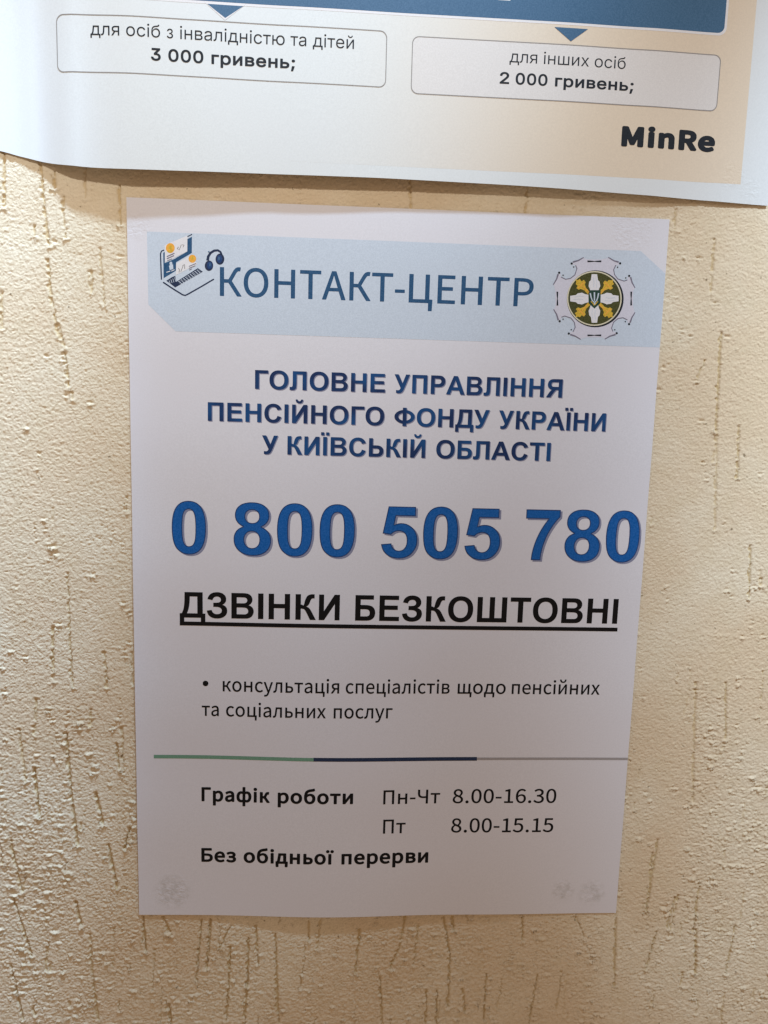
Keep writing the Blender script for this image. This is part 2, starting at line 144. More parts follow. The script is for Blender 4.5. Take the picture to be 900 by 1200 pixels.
  'с': (509, ["261 -18 245 -17 197 -2 153 21 116 54 85 94 61 146 47 202 42 266 47 326 63 386 87 434 121 478 157 508 205 534 253 548 305 553 333 551 357 547 377 542 397 534 417 524 437 511 465 489 469 482 468 478 423 418 417 414 413 414 409 416 385 435 361 448 337 457 321 459 309 460 273 455 245 445 217 427 196 406 178 378 164 346 155 310 152 262 155 222 163 186 177 150 196 122 217 101 245 84 277 74 309 71 337 74 357 80 385 92 401 102 425 121 433 123 440 118 477 60 480 54 479 50 475 46 437 18 413 5 373 -10 349 -16 321 -21 297 -22"]),
  'у': (520, ["63 -235 32 -226 28 -222 27 -218 46 -142 51 -138 55 -138 87 -146 111 -145 131 -139 147 -129 163 -115 175 -100 186 -82 196 -62 205 -38 216 -2 5 526 5 534 8 538 15 539 107 539 114 534 222 238 267 108 305 238 401 534 405 538 411 539 499 539 504 534 504 526 306 -46 290 -86 273 -122 253 -154 230 -182 203 -205 175 -221 135 -234 99 -238"]),
  'л': (590, ["25 -18 5 -12 2 -6 20 82 25 86 53 83 61 83 73 88 81 94 91 106 98 118 105 139 114 186 155 530 157 536 161 539 165 539 489 539 494 538 498 534 498 530 498 2 496 -6 489 -9 401 -9 393 -7 391 -2 391 446 389 448 245 449 242 446 208 162 200 118 190 82 178 54 157 23 140 6 115 -10 89 -19 61 -22 45 -21"]),
  'ь': (546, ["84 -7 81 -1 81 3 81 531 84 538 88 539 180 539 184 538 188 535 189 531 189 347 192 344 280 344 328 341 368 334 404 321 436 303 463 279 484 244 495 211 499 171 495 127 484 91 464 59 460 55 436 33 408 16 368 1 324 -7 280 -9 92 -9", "189 83 192 80 268 80 300 82 324 86 344 92 364 102 377 115 385 127 392 151 393 171 391 191 387 207 377 223 364 235 348 244 324 251 300 255 268 257 192 257 189 255"]),
  'т': (513, ["199 -5 197 3 197 447 195 449 191 449 31 449 24 451 20 455 19 459 19 531 20 535 25 539 31 539 471 539 479 538 483 531 483 459 482 455 479 451 471 449 307 449 304 447 304 -1 302 -5 295 -9 207 -9 203 -8"]),
  'а': (561, ["176 -19 144 -10 120 2 98 18 76 42 61 70 52 102 49 138 54 182 69 218 96 252 132 279 176 300 236 320 304 334 372 344 373 346 373 358 370 382 362 406 354 422 340 439 324 450 304 457 276 461 248 459 208 450 172 436 152 426 120 406 112 404 106 410 72 470 72 478 76 483 96 495 140 518 192 538 224 546 256 551 288 553 336 549 372 538 408 517 436 490 456 458 470 418 478 374 481 326 481 -2 478 -6 472 -9 396 -9 392 -6 390 -2 384 42 380 46 352 26 332 14 308 1 284 -9 260 -16 236 -20 212 -22", "218 70 236 69 256 70 289 78 324 95 340 106 372 132 374 134 374 262 372 266 324 259 276 249 232 235 200 220 180 205 164 186 155 166 153 146 154 126 159 110 165 98 176 86 190 78 204 73"]),
  'ц': (615, ["492 -194 489 -189 489 -185 488 -9 92 -9 88 -9 82 -5 81 3 81 527 82 535 84 538 92 539 180 539 184 538 189 531 189 87 189 83 192 81 404 81 408 83 408 531 409 535 416 539 504 539 508 539 514 535 515 527 515 83 516 81 520 81 584 81 589 79 592 75 592 71 592 15 583 -185 582 -193 576 -196 572 -197 500 -197"]),
  'і': (279, ["83 -6 81 3 81 531 83 536 87 539 91 539 183 539 188 535 189 531 189 -1 187 -6 183 -8 179 -9 91 -9 87 -8", "115 634 99 640 87 649 79 659 72 671 68 687 67 699 69 715 72 727 79 739 85 747 95 755 107 761 119 764 135 766 151 764 163 761 175 755 185 747 192 739 198 727 202 715 203 699 202 687 198 671 191 659 185 651 175 642 163 636 151 632 135 631"]),
  'я': (571, ["30 -7 26 -1 29 7 181 215 179 219 146 234 122 251 106 267 91 287 77 315 70 343 67 371 71 415 84 451 103 479 130 503 162 520 198 531 238 537 286 539 470 539 474 539 478 536 480 527 480 3 478 -5 474 -8 470 -9 382 -9 375 -5 373 3 373 199 370 201 290 201 286 199 142 -7 134 -9 38 -9", "261 287 302 283 370 283 373 287 373 447 373 451 370 453 298 453 270 452 246 448 222 441 206 433 194 423 184 411 176 391 174 371 176 351 184 331 193 319 206 307 226 296 246 289"]),
  'п': (614, ["84 -7 81 -1 81 3 81 531 82 535 87 539 92 539 512 539 516 539 520 536 523 531 523 3 521 -5 516 -9 512 -9 424 -9 418 -5 416 -1 416 447 412 449 192 449 189 447 189 443 189 -1 187 -5 180 -9 92 -9"]),
  'е': (552, ["265 -18 249 -16 201 -2 157 21 117 55 87 94 62 146 47 202 42 266 47 326 63 386 86 434 116 474 153 508 197 533 241 548 289 553 337 549 381 535 421 511 452 482 476 446 495 398 506 350 509 282 505 242 501 237 497 235 149 234 153 206 162 174 177 142 197 116 223 94 249 80 277 72 313 68 333 68 365 73 385 79 413 91 445 109 449 109 455 106 486 46 488 42 485 35 465 22 425 2 385 -11 357 -17 329 -21 305 -22", "149 318 153 317 409 317 412 318 412 322 410 346 404 378 395 402 379 426 362 442 341 454 317 461 289 464 265 461 241 454 217 441 197 424 179 402 164 374 153 342"]),
  'в': (565, ["84 -7 81 -1 81 3 81 531 82 535 87 539 92 539 292 539 336 537 376 531 408 522 440 506 464 487 482 463 494 431 497 395 496 375 491 355 481 331 472 318 457 303 441 291 426 283 430 279 448 271 464 261 484 245 500 227 512 203 519 179 521 151 516 113 504 79 484 51 456 28 424 11 388 0 348 -7 304 -9 92 -9", "187 75 188 73 192 72 292 73 320 74 348 79 371 87 385 95 396 105 408 123 413 139 415 159 413 175 406 191 397 203 384 213 366 223 344 229 316 234 288 235 188 235 187 231", "187 319 188 317 192 317 304 318 332 322 352 329 370 339 378 347 386 359 390 371 392 387 391 403 386 419 377 431 368 439 352 447 332 453 312 457 284 458 188 457 187 455"]),
  'щ': (836, ["712 -194 710 -189 710 -185 710 -13 708 -9 92 -9 88 -9 82 -5 81 3 81 527 82 535 84 538 92 539 176 539 180 539 184 536 187 531 187 83 188 81 192 81 352 81 357 83 357 531 360 537 368 539 452 539 456 538 460 531 460 83 464 81 628 81 631 83 631 87 631 531 632 536 636 539 640 539 728 539 735 535 737 527 737 83 740 81 804 81 811 79 813 75 814 71 814 15 804 -185 802 -193 796 -196 792 -197 720 -197"]),
  'д': (591, ["24 -194 21 -189 21 -185 13 15 13 75 16 79 20 81 44 81 52 87 60 95 71 111 80 131 88 155 96 191 105 239 143 535 148 539 152 539 476 539 484 537 488 531 488 83 492 81 556 81 562 79 564 75 565 15 556 -185 554 -193 548 -196 544 -197 468 -196 463 -193 461 -185 460 -9 120 -9 116 -13 116 -185 115 -193 108 -197 32 -197", "159 83 164 81 376 81 381 83 380 448 376 449 232 449 229 447 209 275 198 203 184 145 169 103"]),
  'й': (627, ["84 -7 81 -1 81 3 81 531 82 535 88 539 176 539 180 539 184 535 186 531 186 287 179 147 180 144 236 234 436 536 440 539 444 539 524 539 532 537 535 531 535 3 534 -5 528 -9 524 -9 440 -9 436 -8 432 -6 431 -1 431 243 438 383 436 388 381 299 180 -5 176 -8 172 -9 92 -9", "284 619 264 621 228 632 200 648 175 671 156 699 143 727 134 763 131 791 133 799 136 802 140 802 216 801 220 799 222 795 224 771 228 751 233 735 244 716 253 707 268 697 288 690 312 688 332 690 352 696 368 706 379 719 388 735 394 751 397 771 399 795 404 801 480 802 484 802 488 799 490 791 487 763 478 727 466 699 448 673 424 650 392 631 356 620 312 616"]),
  'и': (627, ["84 -7 81 -1 81 3 81 531 82 535 88 539 176 539 180 539 184 535 186 531 186 287 179 147 180 144 236 234 436 536 440 539 444 539 524 539 532 537 535 531 535 3 534 -5 528 -9 524 -9 440 -9 436 -8 432 -6 431 -1 431 243 438 383 436 388 381 299 180 -5 176 -8 172 -9 92 -9"]),
  'х': (497, ["9 -7 6 -1 8 7 178 275 177 279 21 525 19 531 21 536 25 539 29 539 125 539 129 538 133 534 202 423 249 341 253 345 292 419 357 534 361 538 457 539 461 539 465 536 467 531 465 525 309 271 308 267 478 7 481 -1 479 -5 473 -9 469 -9 373 -9 369 -8 289 118 261 167 237 204 233 201 118 -1 113 -7 109 -9 17 -9"]),
  'г': (459, ["84 -7 81 -1 81 3 81 531 82 535 87 539 92 539 420 539 424 538 428 535 429 527 429 459 428 455 424 450 420 449 192 449 189 447 189 -1 187 -5 180 -9 92 -9"]),
  'П': (715, ["93 -7 90 -1 90 3 90 715 90 719 93 723 101 725 605 725 612 723 614 719 615 715 615 3 613 -5 609 -8 605 -9 517 -9 509 -6 507 -1 507 627 506 631 201 631 200 631 198 627 197 -1 196 -5 189 -9 101 -9"]),
  'Ч': (663, ["460 -8 456 -3 455 3 454 287 452 288 388 282 332 280 276 283 220 293 176 309 136 335 106 367 84 407 69 463 64 519 64 715 65 719 68 723 76 725 160 725 167 723 170 719 170 523 173 483 181 451 196 423 216 403 240 389 268 380 300 375 344 372 412 376 448 380 454 383 456 720 460 724 464 725 552 725 560 723 562 719 563 -1 561 -5 556 -9 464 -9"]),
  '0': (553, ["243 -18 219 -15 175 2 134 34 100 78 75 130 56 194 44 270 40 362 44 450 56 526 75 590 101 642 135 685 175 714 219 731 271 738 323 731 367 714 407 684 442 642 468 590 487 526 499 450 503 358 499 270 487 194 468 130 440 74 407 33 367 2 319 -16 271 -22", "263 70 271 69 295 72 319 83 343 105 361 134 377 174 389 226 397 290 399 358 397 434 389 494 378 542 363 582 343 613 323 632 299 645 271 649 243 645 219 632 199 613 180 582 165 542 154 494 146 434 144 362 146 290 154 226 166 174 180 138 199 106 220 86 243 73"]),
  '1': (553, ["81 -7 77 -1 77 3 77 75 81 81 89 83 233 83 237 85 237 87 237 599 121 600 113 602 109 607 109 611 109 667 111 671 117 674 161 684 213 700 265 725 337 725 341 723 344 719 344 715 344 87 345 85 349 83 477 83 485 81 488 75 488 -1 485 -7 477 -9 89 -9"]),
  '2': (553, ["38 -7 34 -1 34 3 34 51 36 59 116 131 180 195 238 258 283 315 318 369 343 423 358 471 362 515 359 547 354 571 345 591 331 611 318 623 294 637 270 645 242 647 218 646 198 641 182 635 166 627 146 614 127 599 98 568 94 565 90 564 85 567 34 617 30 623 30 627 56 655 78 674 102 692 130 709 154 720 182 729 218 736 250 738 298 734 342 721 378 703 410 677 434 647 452 611 464 567 468 523 463 463 446 404 422 351 388 295 348 239 300 183 246 124 204 83 206 82 294 86 494 86 500 83 502 79 502 -3 498 -8 494 -9 46 -9"]),
  '3': (553, ["211 -19 179 -13 147 -4 115 9 91 22 63 41 39 62 20 82 20 90 67 149 71 152 75 153 81 150 115 119 151 95 175 84 195 78 223 72 251 71 279 73 307 79 331 90 347 102 366 122 377 142 385 166 388 194 385 222 378 246 361 274 343 291 311 308 275 319 231 326 171 329 167 332 165 338 165 406 167 412 171 415 175 415 223 418 266 426 299 438 323 453 340 470 354 494 361 518 363 542 361 566 355 587 347 602 335 617 319 630 295 641 275 646 251 647 231 646 211 642 195 638 175 629 155 618 138 606 107 579 103 578 99 579 95 582 48 638 46 646 48 650 67 666 93 686 115 700 139 712 167 723 195 731 223 736 255 738 299 735 343 724 377 710 408 690 436 662 457 626 468 590 472 550 470 518 462 486 450 458 435 436 419 418 391 395 359 378 363 374 399 358 427 339 450 318 470 290 484 262 493 226 496 190 492 146 478 102 456 66 427 36 391 11 351 -7 307 -18 259 -22"]),
  '5': (553, ["209 -19 177 -13 145 -4 113 9 89 22 61 40 39 58 18 78 18 86 64 146 69 149 73 149 77 148 109 119 129 104 147 94 165 86 193 77 217 72 249 71 277 74 305 83 329 96 349 114 365 135 379 162 388 198 390 230 388 266 380 298 366 326 353 343 333 361 309 374 281 382 249 385 221 382 205 379 181 370 133 343 125 345 81 373 76 378 75 386 99 718 101 722 109 725 457 725 462 722 464 714 464 638 461 633 457 631 197 631 195 630 193 626 178 454 180 450 201 458 229 466 257 469 277 470 321 466 357 457 401 437 433 412 459 382 481 339 495 290 499 234 494 174 479 126 456 82 425 45 389 17 345 -5 301 -18 257 -22"]),
  '6': (553, ["261 -18 241 -16 197 0 153 30 116 70 86 122 64 186 50 258 46 342 51 438 68 522 93 590 128 646 168 686 217 716 265 732 317 738 349 736 373 732 397 725 421 716 441 705 461 691 493 662 496 658 496 654 494 650 445 597 441 593 437 592 431 594 409 615 385 631 365 639 337 646 321 646 289 643 257 632 229 614 203 586 181 546 164 494 153 434 150 390 153 387 169 402 189 417 213 431 233 440 253 446 277 452 301 453 345 450 385 439 421 421 453 394 476 362 494 322 506 270 509 218 505 170 492 122 473 82 446 46 413 17 377 -4 337 -17 293 -22", "267 70 293 67 317 70 337 77 356 90 373 108 387 130 397 157 404 186 406 218 404 254 399 282 388 310 376 330 360 346 337 359 313 366 285 369 269 368 253 364 237 359 221 351 201 338 182 322 164 302 151 286 150 282 155 238 165 190 178 154 193 125 217 96 237 81"]),
  '8': (553, ["228 -18 176 -6 140 10 104 34 74 66 54 98 41 134 36 178 39 214 47 246 61 278 79 306 100 330 124 352 161 378 132 405 116 422 101 442 88 466 78 490 72 518 70 546 74 586 86 622 104 654 128 682 160 705 196 722 236 732 276 736 320 732 364 720 396 704 424 682 450 650 468 614 477 578 481 538 478 510 472 482 460 454 447 430 433 410 416 390 392 366 392 362 426 338 448 318 468 295 483 270 495 242 504 206 506 170 502 134 488 94 468 62 441 34 408 11 368 -7 324 -18 276 -22", "242 66 276 63 304 65 328 71 352 82 372 98 383 110 392 126 401 150 403 174 399 206 390 230 369 258 351 274 320 294 289 310 224 337 208 326 189 310 175 294 160 274 149 254 140 230 135 210 133 186 136 162 143 138 158 114 173 98 196 82 220 72", "314 402 320 400 323 402 345 426 360 446 376 478 382 498 385 514 387 534 385 558 379 578 368 602 356 618 340 632 324 641 300 649 276 651 252 649 232 643 213 634 199 622 186 606 178 590 172 570 169 546 172 518 184 491 196 474 216 454 240 437 264 424"]),
  '.': (282, ["114 -18 94 -9 82 2 73 14 67 26 64 38 62 54 65 74 68 86 74 98 83 110 94 119 106 126 122 131 134 132 150 131 165 126 178 119 188 110 197 98 203 86 208 70 209 54 208 38 202 22 196 10 186 -2 175 -10 162 -17 150 -20 134 -22"]),
  '-': (350, ["40 232 36 238 36 306 39 314 44 317 296 317 301 314 304 310 304 238 302 234 296 230 48 230"]),
 },
 'humanist_bold': {
  'Г': (582, ["86 -30 78 -24 71 -16 68 -8 67 0 67 716 68 724 71 732 77 740 82 743 90 747 98 748 510 748 518 747 526 744 532 740 538 732 543 720 543 640 542 632 538 623 532 616 522 610 510 608 222 608 221 604 221 0 219 -8 216 -16 210 -23 202 -29 194 -31 98 -32"]),
  'р': (644, ["77 -253 69 -248 62 -240 59 -232 58 -224 58 528 58 536 61 544 71 556 77 560 85 562 165 562 177 559 187 552 192 544 197 526 237 549 265 561 289 569 313 574 341 576 397 571 445 555 489 527 525 489 553 444 571 392 582 336 586 276 581 208 565 143 543 92 509 43 469 5 425 -22 377 -38 325 -45 301 -43 281 -40 257 -34 237 -26 213 -15 212 -16 212 -224 211 -232 207 -240 197 -250 189 -254 181 -256 89 -256", "292 96 309 95 333 98 353 105 375 120 393 140 408 164 418 192 426 228 429 272 427 312 422 344 413 374 403 396 389 412 369 426 349 433 321 437 309 436 281 428 265 421 237 403 214 384 212 380 213 132 230 120 249 109 273 100"]),
  'а': (588, ["173 -41 137 -32 109 -19 85 -1 77 6 57 29 41 59 29 99 26 139 32 187 46 223 53 235 78 267 121 299 169 322 229 342 297 356 345 363 349 367 347 379 342 395 336 407 323 423 313 429 297 435 273 438 253 437 217 429 181 415 125 383 113 381 104 383 96 387 88 395 52 459 48 471 48 479 51 487 55 495 65 503 105 527 129 539 157 551 185 560 217 568 253 574 289 576 337 572 381 559 423 535 453 505 477 467 493 423 501 379 504 327 504 3 502 -9 499 -17 493 -24 485 -29 477 -32 393 -32 381 -27 373 -20 368 -9 365 7 317 -20 293 -30 269 -37 241 -43 213 -45", "210 95 225 92 249 92 265 95 281 100 312 115 350 143 351 235 350 239 325 236 281 226 241 214 213 201 193 185 185 175 178 159 176 143 177 129 181 116 188 107 197 100"]),
  'ф': (839, ["343 -253 331 -243 327 -236 325 -228 325 -32 323 -30 287 -41 251 -45 203 -39 159 -24 119 1 111 8 81 40 55 84 35 140 23 200 20 264 24 328 38 392 59 444 86 488 123 527 159 552 207 571 251 576 267 575 291 572 323 562 325 564 325 780 328 792 334 800 343 807 355 810 447 809 459 805 466 800 472 792 475 780 475 560 479 560 519 572 539 575 559 576 607 570 656 552 691 527 723 492 750 444 767 392 777 336 780 276 776 208 763 144 741 88 714 44 679 6 639 -22 591 -40 547 -45 531 -44 511 -41 475 -31 475 -224 473 -236 467 -245 459 -251 447 -255 355 -256", "262 96 279 95 295 97 312 104 324 112 326 116 326 416 319 422 303 430 287 435 271 437 251 434 235 426 219 412 207 396 194 372 184 340 178 304 176 268 178 224 183 188 193 156 203 136 218 116 231 106 251 97", "515 96 527 95 547 97 563 104 579 116 595 136 607 160 617 192 623 228 625 272 624 312 618 348 611 376 599 400 587 416 571 428 555 434 531 437 511 434 494 428 475 417 474 412 474 116 476 112 491 103"]),
  'і': (307, ["76 -29 68 -23 62 -16 59 -8 58 0 58 536 61 544 68 554 76 559 84 562 184 562 196 558 204 552 209 544 212 532 211 -4 209 -12 204 -21 196 -28 184 -32 88 -32", "112 611 100 614 82 624 68 635 56 652 50 664 47 676 44 696 46 716 50 732 60 752 70 764 84 775 100 783 116 787 136 789 152 788 168 784 185 776 200 764 211 752 219 736 224 720 226 700 225 680 220 664 212 648 200 633 188 623 174 616 156 610 140 608"]),
  'к': (582, ["77 -30 69 -24 62 -16 59 -8 58 0 58 532 61 544 65 551 77 560 89 562 181 562 193 559 204 552 209 544 212 532 212 348 213 344 257 344 261 346 305 444 322 480 339 508 355 528 377 548 405 564 425 571 449 575 473 576 493 574 509 570 523 564 533 552 536 544 536 536 520 448 517 440 509 430 497 424 489 422 469 425 461 424 453 421 448 416 440 404 431 388 386 284 386 280 556 16 560 8 560 -4 558 -12 553 -20 541 -29 529 -32 429 -32 421 -30 413 -26 404 -16 265 207 217 207 213 207 212 204 212 0 211 -8 207 -16 197 -27 189 -30 181 -32 89 -32"]),
  'о': (630, ["258 -41 238 -38 190 -24 142 3 101 39 67 83 41 135 25 195 19 263 24 331 41 395 66 447 102 494 142 528 190 555 242 571 294 576 346 571 402 554 450 527 490 493 525 447 551 395 568 331 573 263 568 199 551 135 525 83 490 38 450 4 402 -23 350 -39 298 -45", "285 95 298 94 318 96 342 104 365 119 382 138 398 163 408 191 416 227 418 263 416 303 408 339 398 367 382 392 365 411 342 426 322 433 298 436 270 434 246 424 227 411 210 393 195 367 184 339 177 303 175 267 177 227 184 191 195 163 209 139 227 119 246 106 270 97"]),
  'б': (632, ["274 -41 246 -39 190 -20 141 11 98 55 66 111 43 175 31 243 27 319 33 447 51 547 84 631 126 690 181 735 242 765 310 785 422 805 454 813 494 828 502 829 510 828 518 824 524 819 530 811 533 803 550 719 549 711 547 703 538 691 510 675 478 664 446 656 354 640 310 631 270 617 242 600 222 578 218 573 201 539 193 507 194 505 218 518 242 528 270 536 298 541 330 543 382 537 426 524 466 501 505 467 534 426 555 379 569 323 573 263 567 191 553 139 532 91 527 83 498 42 458 5 410 -23 358 -40 310 -45", "297 95 306 94 326 96 346 103 366 117 382 135 396 159 408 191 415 223 417 263 415 299 409 327 399 355 386 375 370 390 354 400 330 408 306 410 290 410 274 407 258 401 238 391 225 383 206 367 186 347 176 335 176 331 178 251 185 211 197 171 212 143 230 121 254 105 278 97"]),
  'т': (540, ["192 -29 184 -23 179 -16 175 -8 174 0 174 424 172 426 168 426 28 426 20 427 10 432 0 443 -4 456 -4 532 -1 544 4 552 12 558 20 561 28 562 472 562 480 562 488 559 496 553 501 548 504 540 506 532 506 456 502 444 496 435 488 429 476 426 332 426 327 424 327 0 324 -14 316 -24 308 -29 300 -32 204 -32"]),
  'и': (655, ["77 -30 69 -24 62 -16 59 -8 58 0 58 532 61 544 65 551 73 558 85 562 177 562 185 561 193 558 201 552 206 544 209 532 209 308 207 240 209 234 421 554 429 559 441 562 529 562 537 560 546 556 556 544 558 532 558 0 556 -12 551 -20 541 -28 529 -32 437 -32 429 -30 421 -26 415 -20 410 -12 408 0 408 224 409 300 409 296 405 294 200 -16 194 -24 185 -29 173 -32 89 -32"]),
  'Б': (671, ["86 -30 78 -24 71 -16 68 -8 67 0 67 716 68 724 71 732 77 740 82 743 90 747 98 748 538 748 546 747 556 744 566 734 570 728 572 720 572 640 571 632 566 621 558 613 550 609 538 608 222 608 221 604 221 452 222 447 326 447 382 444 438 436 486 420 526 399 534 394 569 364 596 324 611 280 614 272 619 216 613 156 598 108 575 68 569 60 534 25 494 1 442 -18 390 -29 330 -32 98 -32", "221 108 222 105 226 104 314 104 354 106 390 113 414 121 433 132 446 145 456 160 465 188 467 216 465 240 458 260 450 272 446 277 430 290 414 298 386 306 354 311 314 313 222 313 221 308"]),
  'е': (580, ["266 -41 246 -39 190 -22 144 3 98 42 67 83 40 139 24 199 19 267 24 331 40 391 66 445 101 491 141 527 186 554 238 571 290 576 342 571 390 556 434 531 470 496 497 455 517 407 529 351 532 295 532 279 528 243 525 231 516 219 502 213 178 212 176 211 185 179 199 151 214 131 233 115 258 101 286 93 314 91 346 93 374 100 390 106 437 131 446 133 454 132 466 127 474 119 509 51 511 39 509 31 505 23 498 16 458 -8 430 -20 386 -35 358 -40 334 -43 306 -45", "177 343 178 341 182 340 382 340 386 341 388 343 382 371 374 391 361 411 349 423 330 433 314 438 290 441 270 439 250 433 230 422 214 409 197 387 186 367"]),
  'з': (537, ["184 -41 156 -36 128 -29 100 -19 68 -3 44 11 16 33 9 47 8 55 9 63 13 71 54 131 63 139 72 142 84 143 92 141 132 115 164 101 184 96 216 91 256 92 276 96 296 103 308 110 320 120 327 131 332 143 333 155 332 167 328 179 324 184 312 195 300 201 284 206 260 211 148 213 140 217 132 224 127 231 124 243 124 311 128 323 136 332 144 337 152 339 244 341 268 345 284 351 296 358 308 371 312 383 311 403 309 411 303 419 296 426 287 431 272 436 256 439 232 441 196 438 168 431 136 417 104 397 92 394 80 396 72 400 64 407 27 467 22 479 22 491 25 499 32 508 56 525 76 536 104 550 128 559 152 566 180 572 208 575 240 576 280 574 320 566 360 553 388 538 420 512 444 479 457 447 459 439 464 399 462 375 457 355 447 331 436 312 412 287 413 283 428 273 448 254 462 235 476 207 484 179 486 147 481 103 464 63 440 31 408 3 372 -17 332 -32 288 -42 240 -45"]),
  'д': (619, ["17 -217 5 -207 1 -200 -1 -192 -11 16 -10 76 -6 88 5 100 17 104 37 104 41 108 50 120 57 136 66 164 74 196 83 244 119 536 124 548 133 557 141 561 149 562 477 562 489 561 497 557 502 552 508 544 511 532 511 108 513 104 557 104 569 101 581 92 586 84 588 76 588 16 579 -188 578 -196 574 -204 565 -214 557 -218 549 -219 465 -219 453 -215 445 -208 440 -200 438 -188 437 -32 145 -32 141 -32 139 -36 139 -188 138 -196 133 -207 122 -216 109 -220 29 -220", "196 108 197 105 201 104 357 105 357 425 353 426 253 426 249 424 232 272 222 204 208 144"]),
  'н': (653, ["77 -30 69 -24 62 -16 59 -8 58 0 58 532 61 544 65 551 73 558 85 562 181 562 193 559 205 549 210 540 212 532 212 352 213 347 401 347 403 352 403 532 404 540 408 548 417 557 425 561 433 562 525 562 533 561 543 556 553 544 556 532 556 0 553 -12 548 -20 537 -29 525 -32 433 -32 425 -31 417 -27 407 -16 404 -8 403 0 403 200 401 204 213 204 212 200 212 0 211 -8 207 -16 197 -27 189 -30 181 -32 89 -32"]),
  'ь': (574, ["77 -30 69 -24 62 -16 59 -8 58 0 58 536 61 544 66 552 73 558 81 561 89 562 185 562 193 559 201 554 209 544 211 536 213 368 281 367 325 365 369 357 413 343 453 320 482 292 503 260 506 252 518 216 522 172 518 124 504 80 484 48 478 40 453 17 446 12 413 -7 377 -20 329 -29 281 -32 89 -32", "213 104 297 105 321 109 337 114 349 120 361 132 365 140 369 152 370 168 369 184 364 200 359 208 351 216 341 221 317 229 297 232 269 234 213 234 212 232 212 108"]),
  'ї': (307, ["75 -28 67 -23 62 -16 59 -8 58 0 58 536 61 544 67 553 75 559 83 562 187 562 195 558 204 552 209 544 212 532 211 -4 209 -12 203 -22 195 -28 187 -31 91 -32 83 -31", "15 611 -2 616 -18 624 -32 636 -42 648 -50 664 -55 680 -56 696 -55 712 -50 728 -42 744 -32 756 -17 768 -5 774 11 779 31 781 47 780 63 775 79 767 91 757 102 744 110 728 115 712 116 696 115 680 110 664 102 648 91 634 79 624 63 616 47 611 31 610", "223 611 207 616 191 624 179 634 168 648 160 664 155 680 154 696 155 712 160 728 168 744 179 757 191 767 207 775 223 780 239 781 259 779 275 774 287 768 302 756 312 744 320 728 325 712 326 696 325 680 320 664 312 648 302 636 288 624 275 617 259 612 239 610"]),
  'п': (642, ["77 -30 69 -24 62 -16 59 -8 58 0 58 532 61 544 65 551 77 560 89 562 513 562 525 560 533 556 543 544 546 532 546 0 543 -12 538 -20 529 -28 517 -32 421 -32 413 -30 404 -24 397 -16 394 -8 393 0 393 424 389 426 217 426 213 426 212 424 212 0 211 -8 207 -16 201 -23 193 -29 185 -31 89 -32"]),
  'в': (592, ["77 -30 69 -24 62 -16 59 -8 58 0 58 532 59 540 63 548 73 558 81 561 89 562 293 562 337 560 381 554 413 545 453 525 480 504 501 476 516 436 520 396 519 372 513 348 501 320 490 304 472 284 481 278 501 261 519 240 533 212 541 184 544 152 539 108 526 72 522 64 501 36 469 9 433 -10 393 -23 349 -30 301 -32 89 -32", "212 96 289 95 317 97 341 101 361 108 378 120 387 132 390 144 392 156 391 168 388 176 381 185 369 195 357 201 337 207 313 211 285 212 211 212 210 208 210 100", "210 344 213 340 277 340 305 341 325 344 341 349 354 356 361 363 365 369 369 388 368 400 366 408 360 416 353 421 345 425 329 430 309 434 285 435 213 435 210 432"]),
 },
 'humanist_black': {
  'M': (860, ["82 -54 66 -46 53 -32 45 -16 43 0 43 716 46 736 55 752 66 762 77 768 90 771 102 772 214 772 234 765 250 752 260 736 394 358 398 357 534 736 543 752 551 760 562 767 582 772 698 772 714 768 730 760 738 751 745 740 749 728 751 716 751 0 747 -20 738 -35 722 -49 702 -55 610 -56 594 -54 582 -48 572 -40 562 -28 557 -16 555 0 554 261 554 256 550 251 476 48 466 34 454 24 442 19 426 16 354 17 338 24 322 36 313 52 238 257 236 248 236 0 234 -12 230 -24 222 -36 214 -44 202 -51 190 -55 98 -56"]),
  'i': (336, ["72 -53 56 -44 44 -32 38 -20 34 -4 34 532 35 544 40 556 48 567 56 575 64 580 76 585 105 588 92 591 68 604 52 617 38 636 28 656 22 676 20 700 21 716 27 740 36 760 52 780 68 793 88 804 112 811 132 813 152 812 172 807 184 803 200 795 218 780 231 764 240 748 247 728 249 716 250 700 248 676 243 656 232 634 217 616 202 604 176 590 165 588 192 585 204 581 213 576 222 568 228 559 233 548 235 536 236 -4 232 -20 224 -34 212 -46 196 -54 180 -56 92 -56"]),
  'n': (663, ["73 -54 57 -46 45 -34 38 -20 34 -4 34 532 37 548 42 560 49 569 57 576 65 581 77 585 89 586 161 586 177 585 189 580 201 572 213 558 253 580 285 591 317 598 349 600 405 595 445 582 481 561 489 555 517 526 541 487 558 440 567 392 570 336 570 0 567 -16 559 -32 545 -46 537 -51 525 -55 513 -56 425 -56 409 -54 397 -49 385 -40 377 -28 371 -16 369 0 369 320 367 356 363 380 359 392 353 401 349 405 341 408 321 410 301 407 281 398 253 378 238 364 236 360 236 0 234 -12 229 -26 222 -36 213 -45 201 -52 189 -55 89 -56"]),
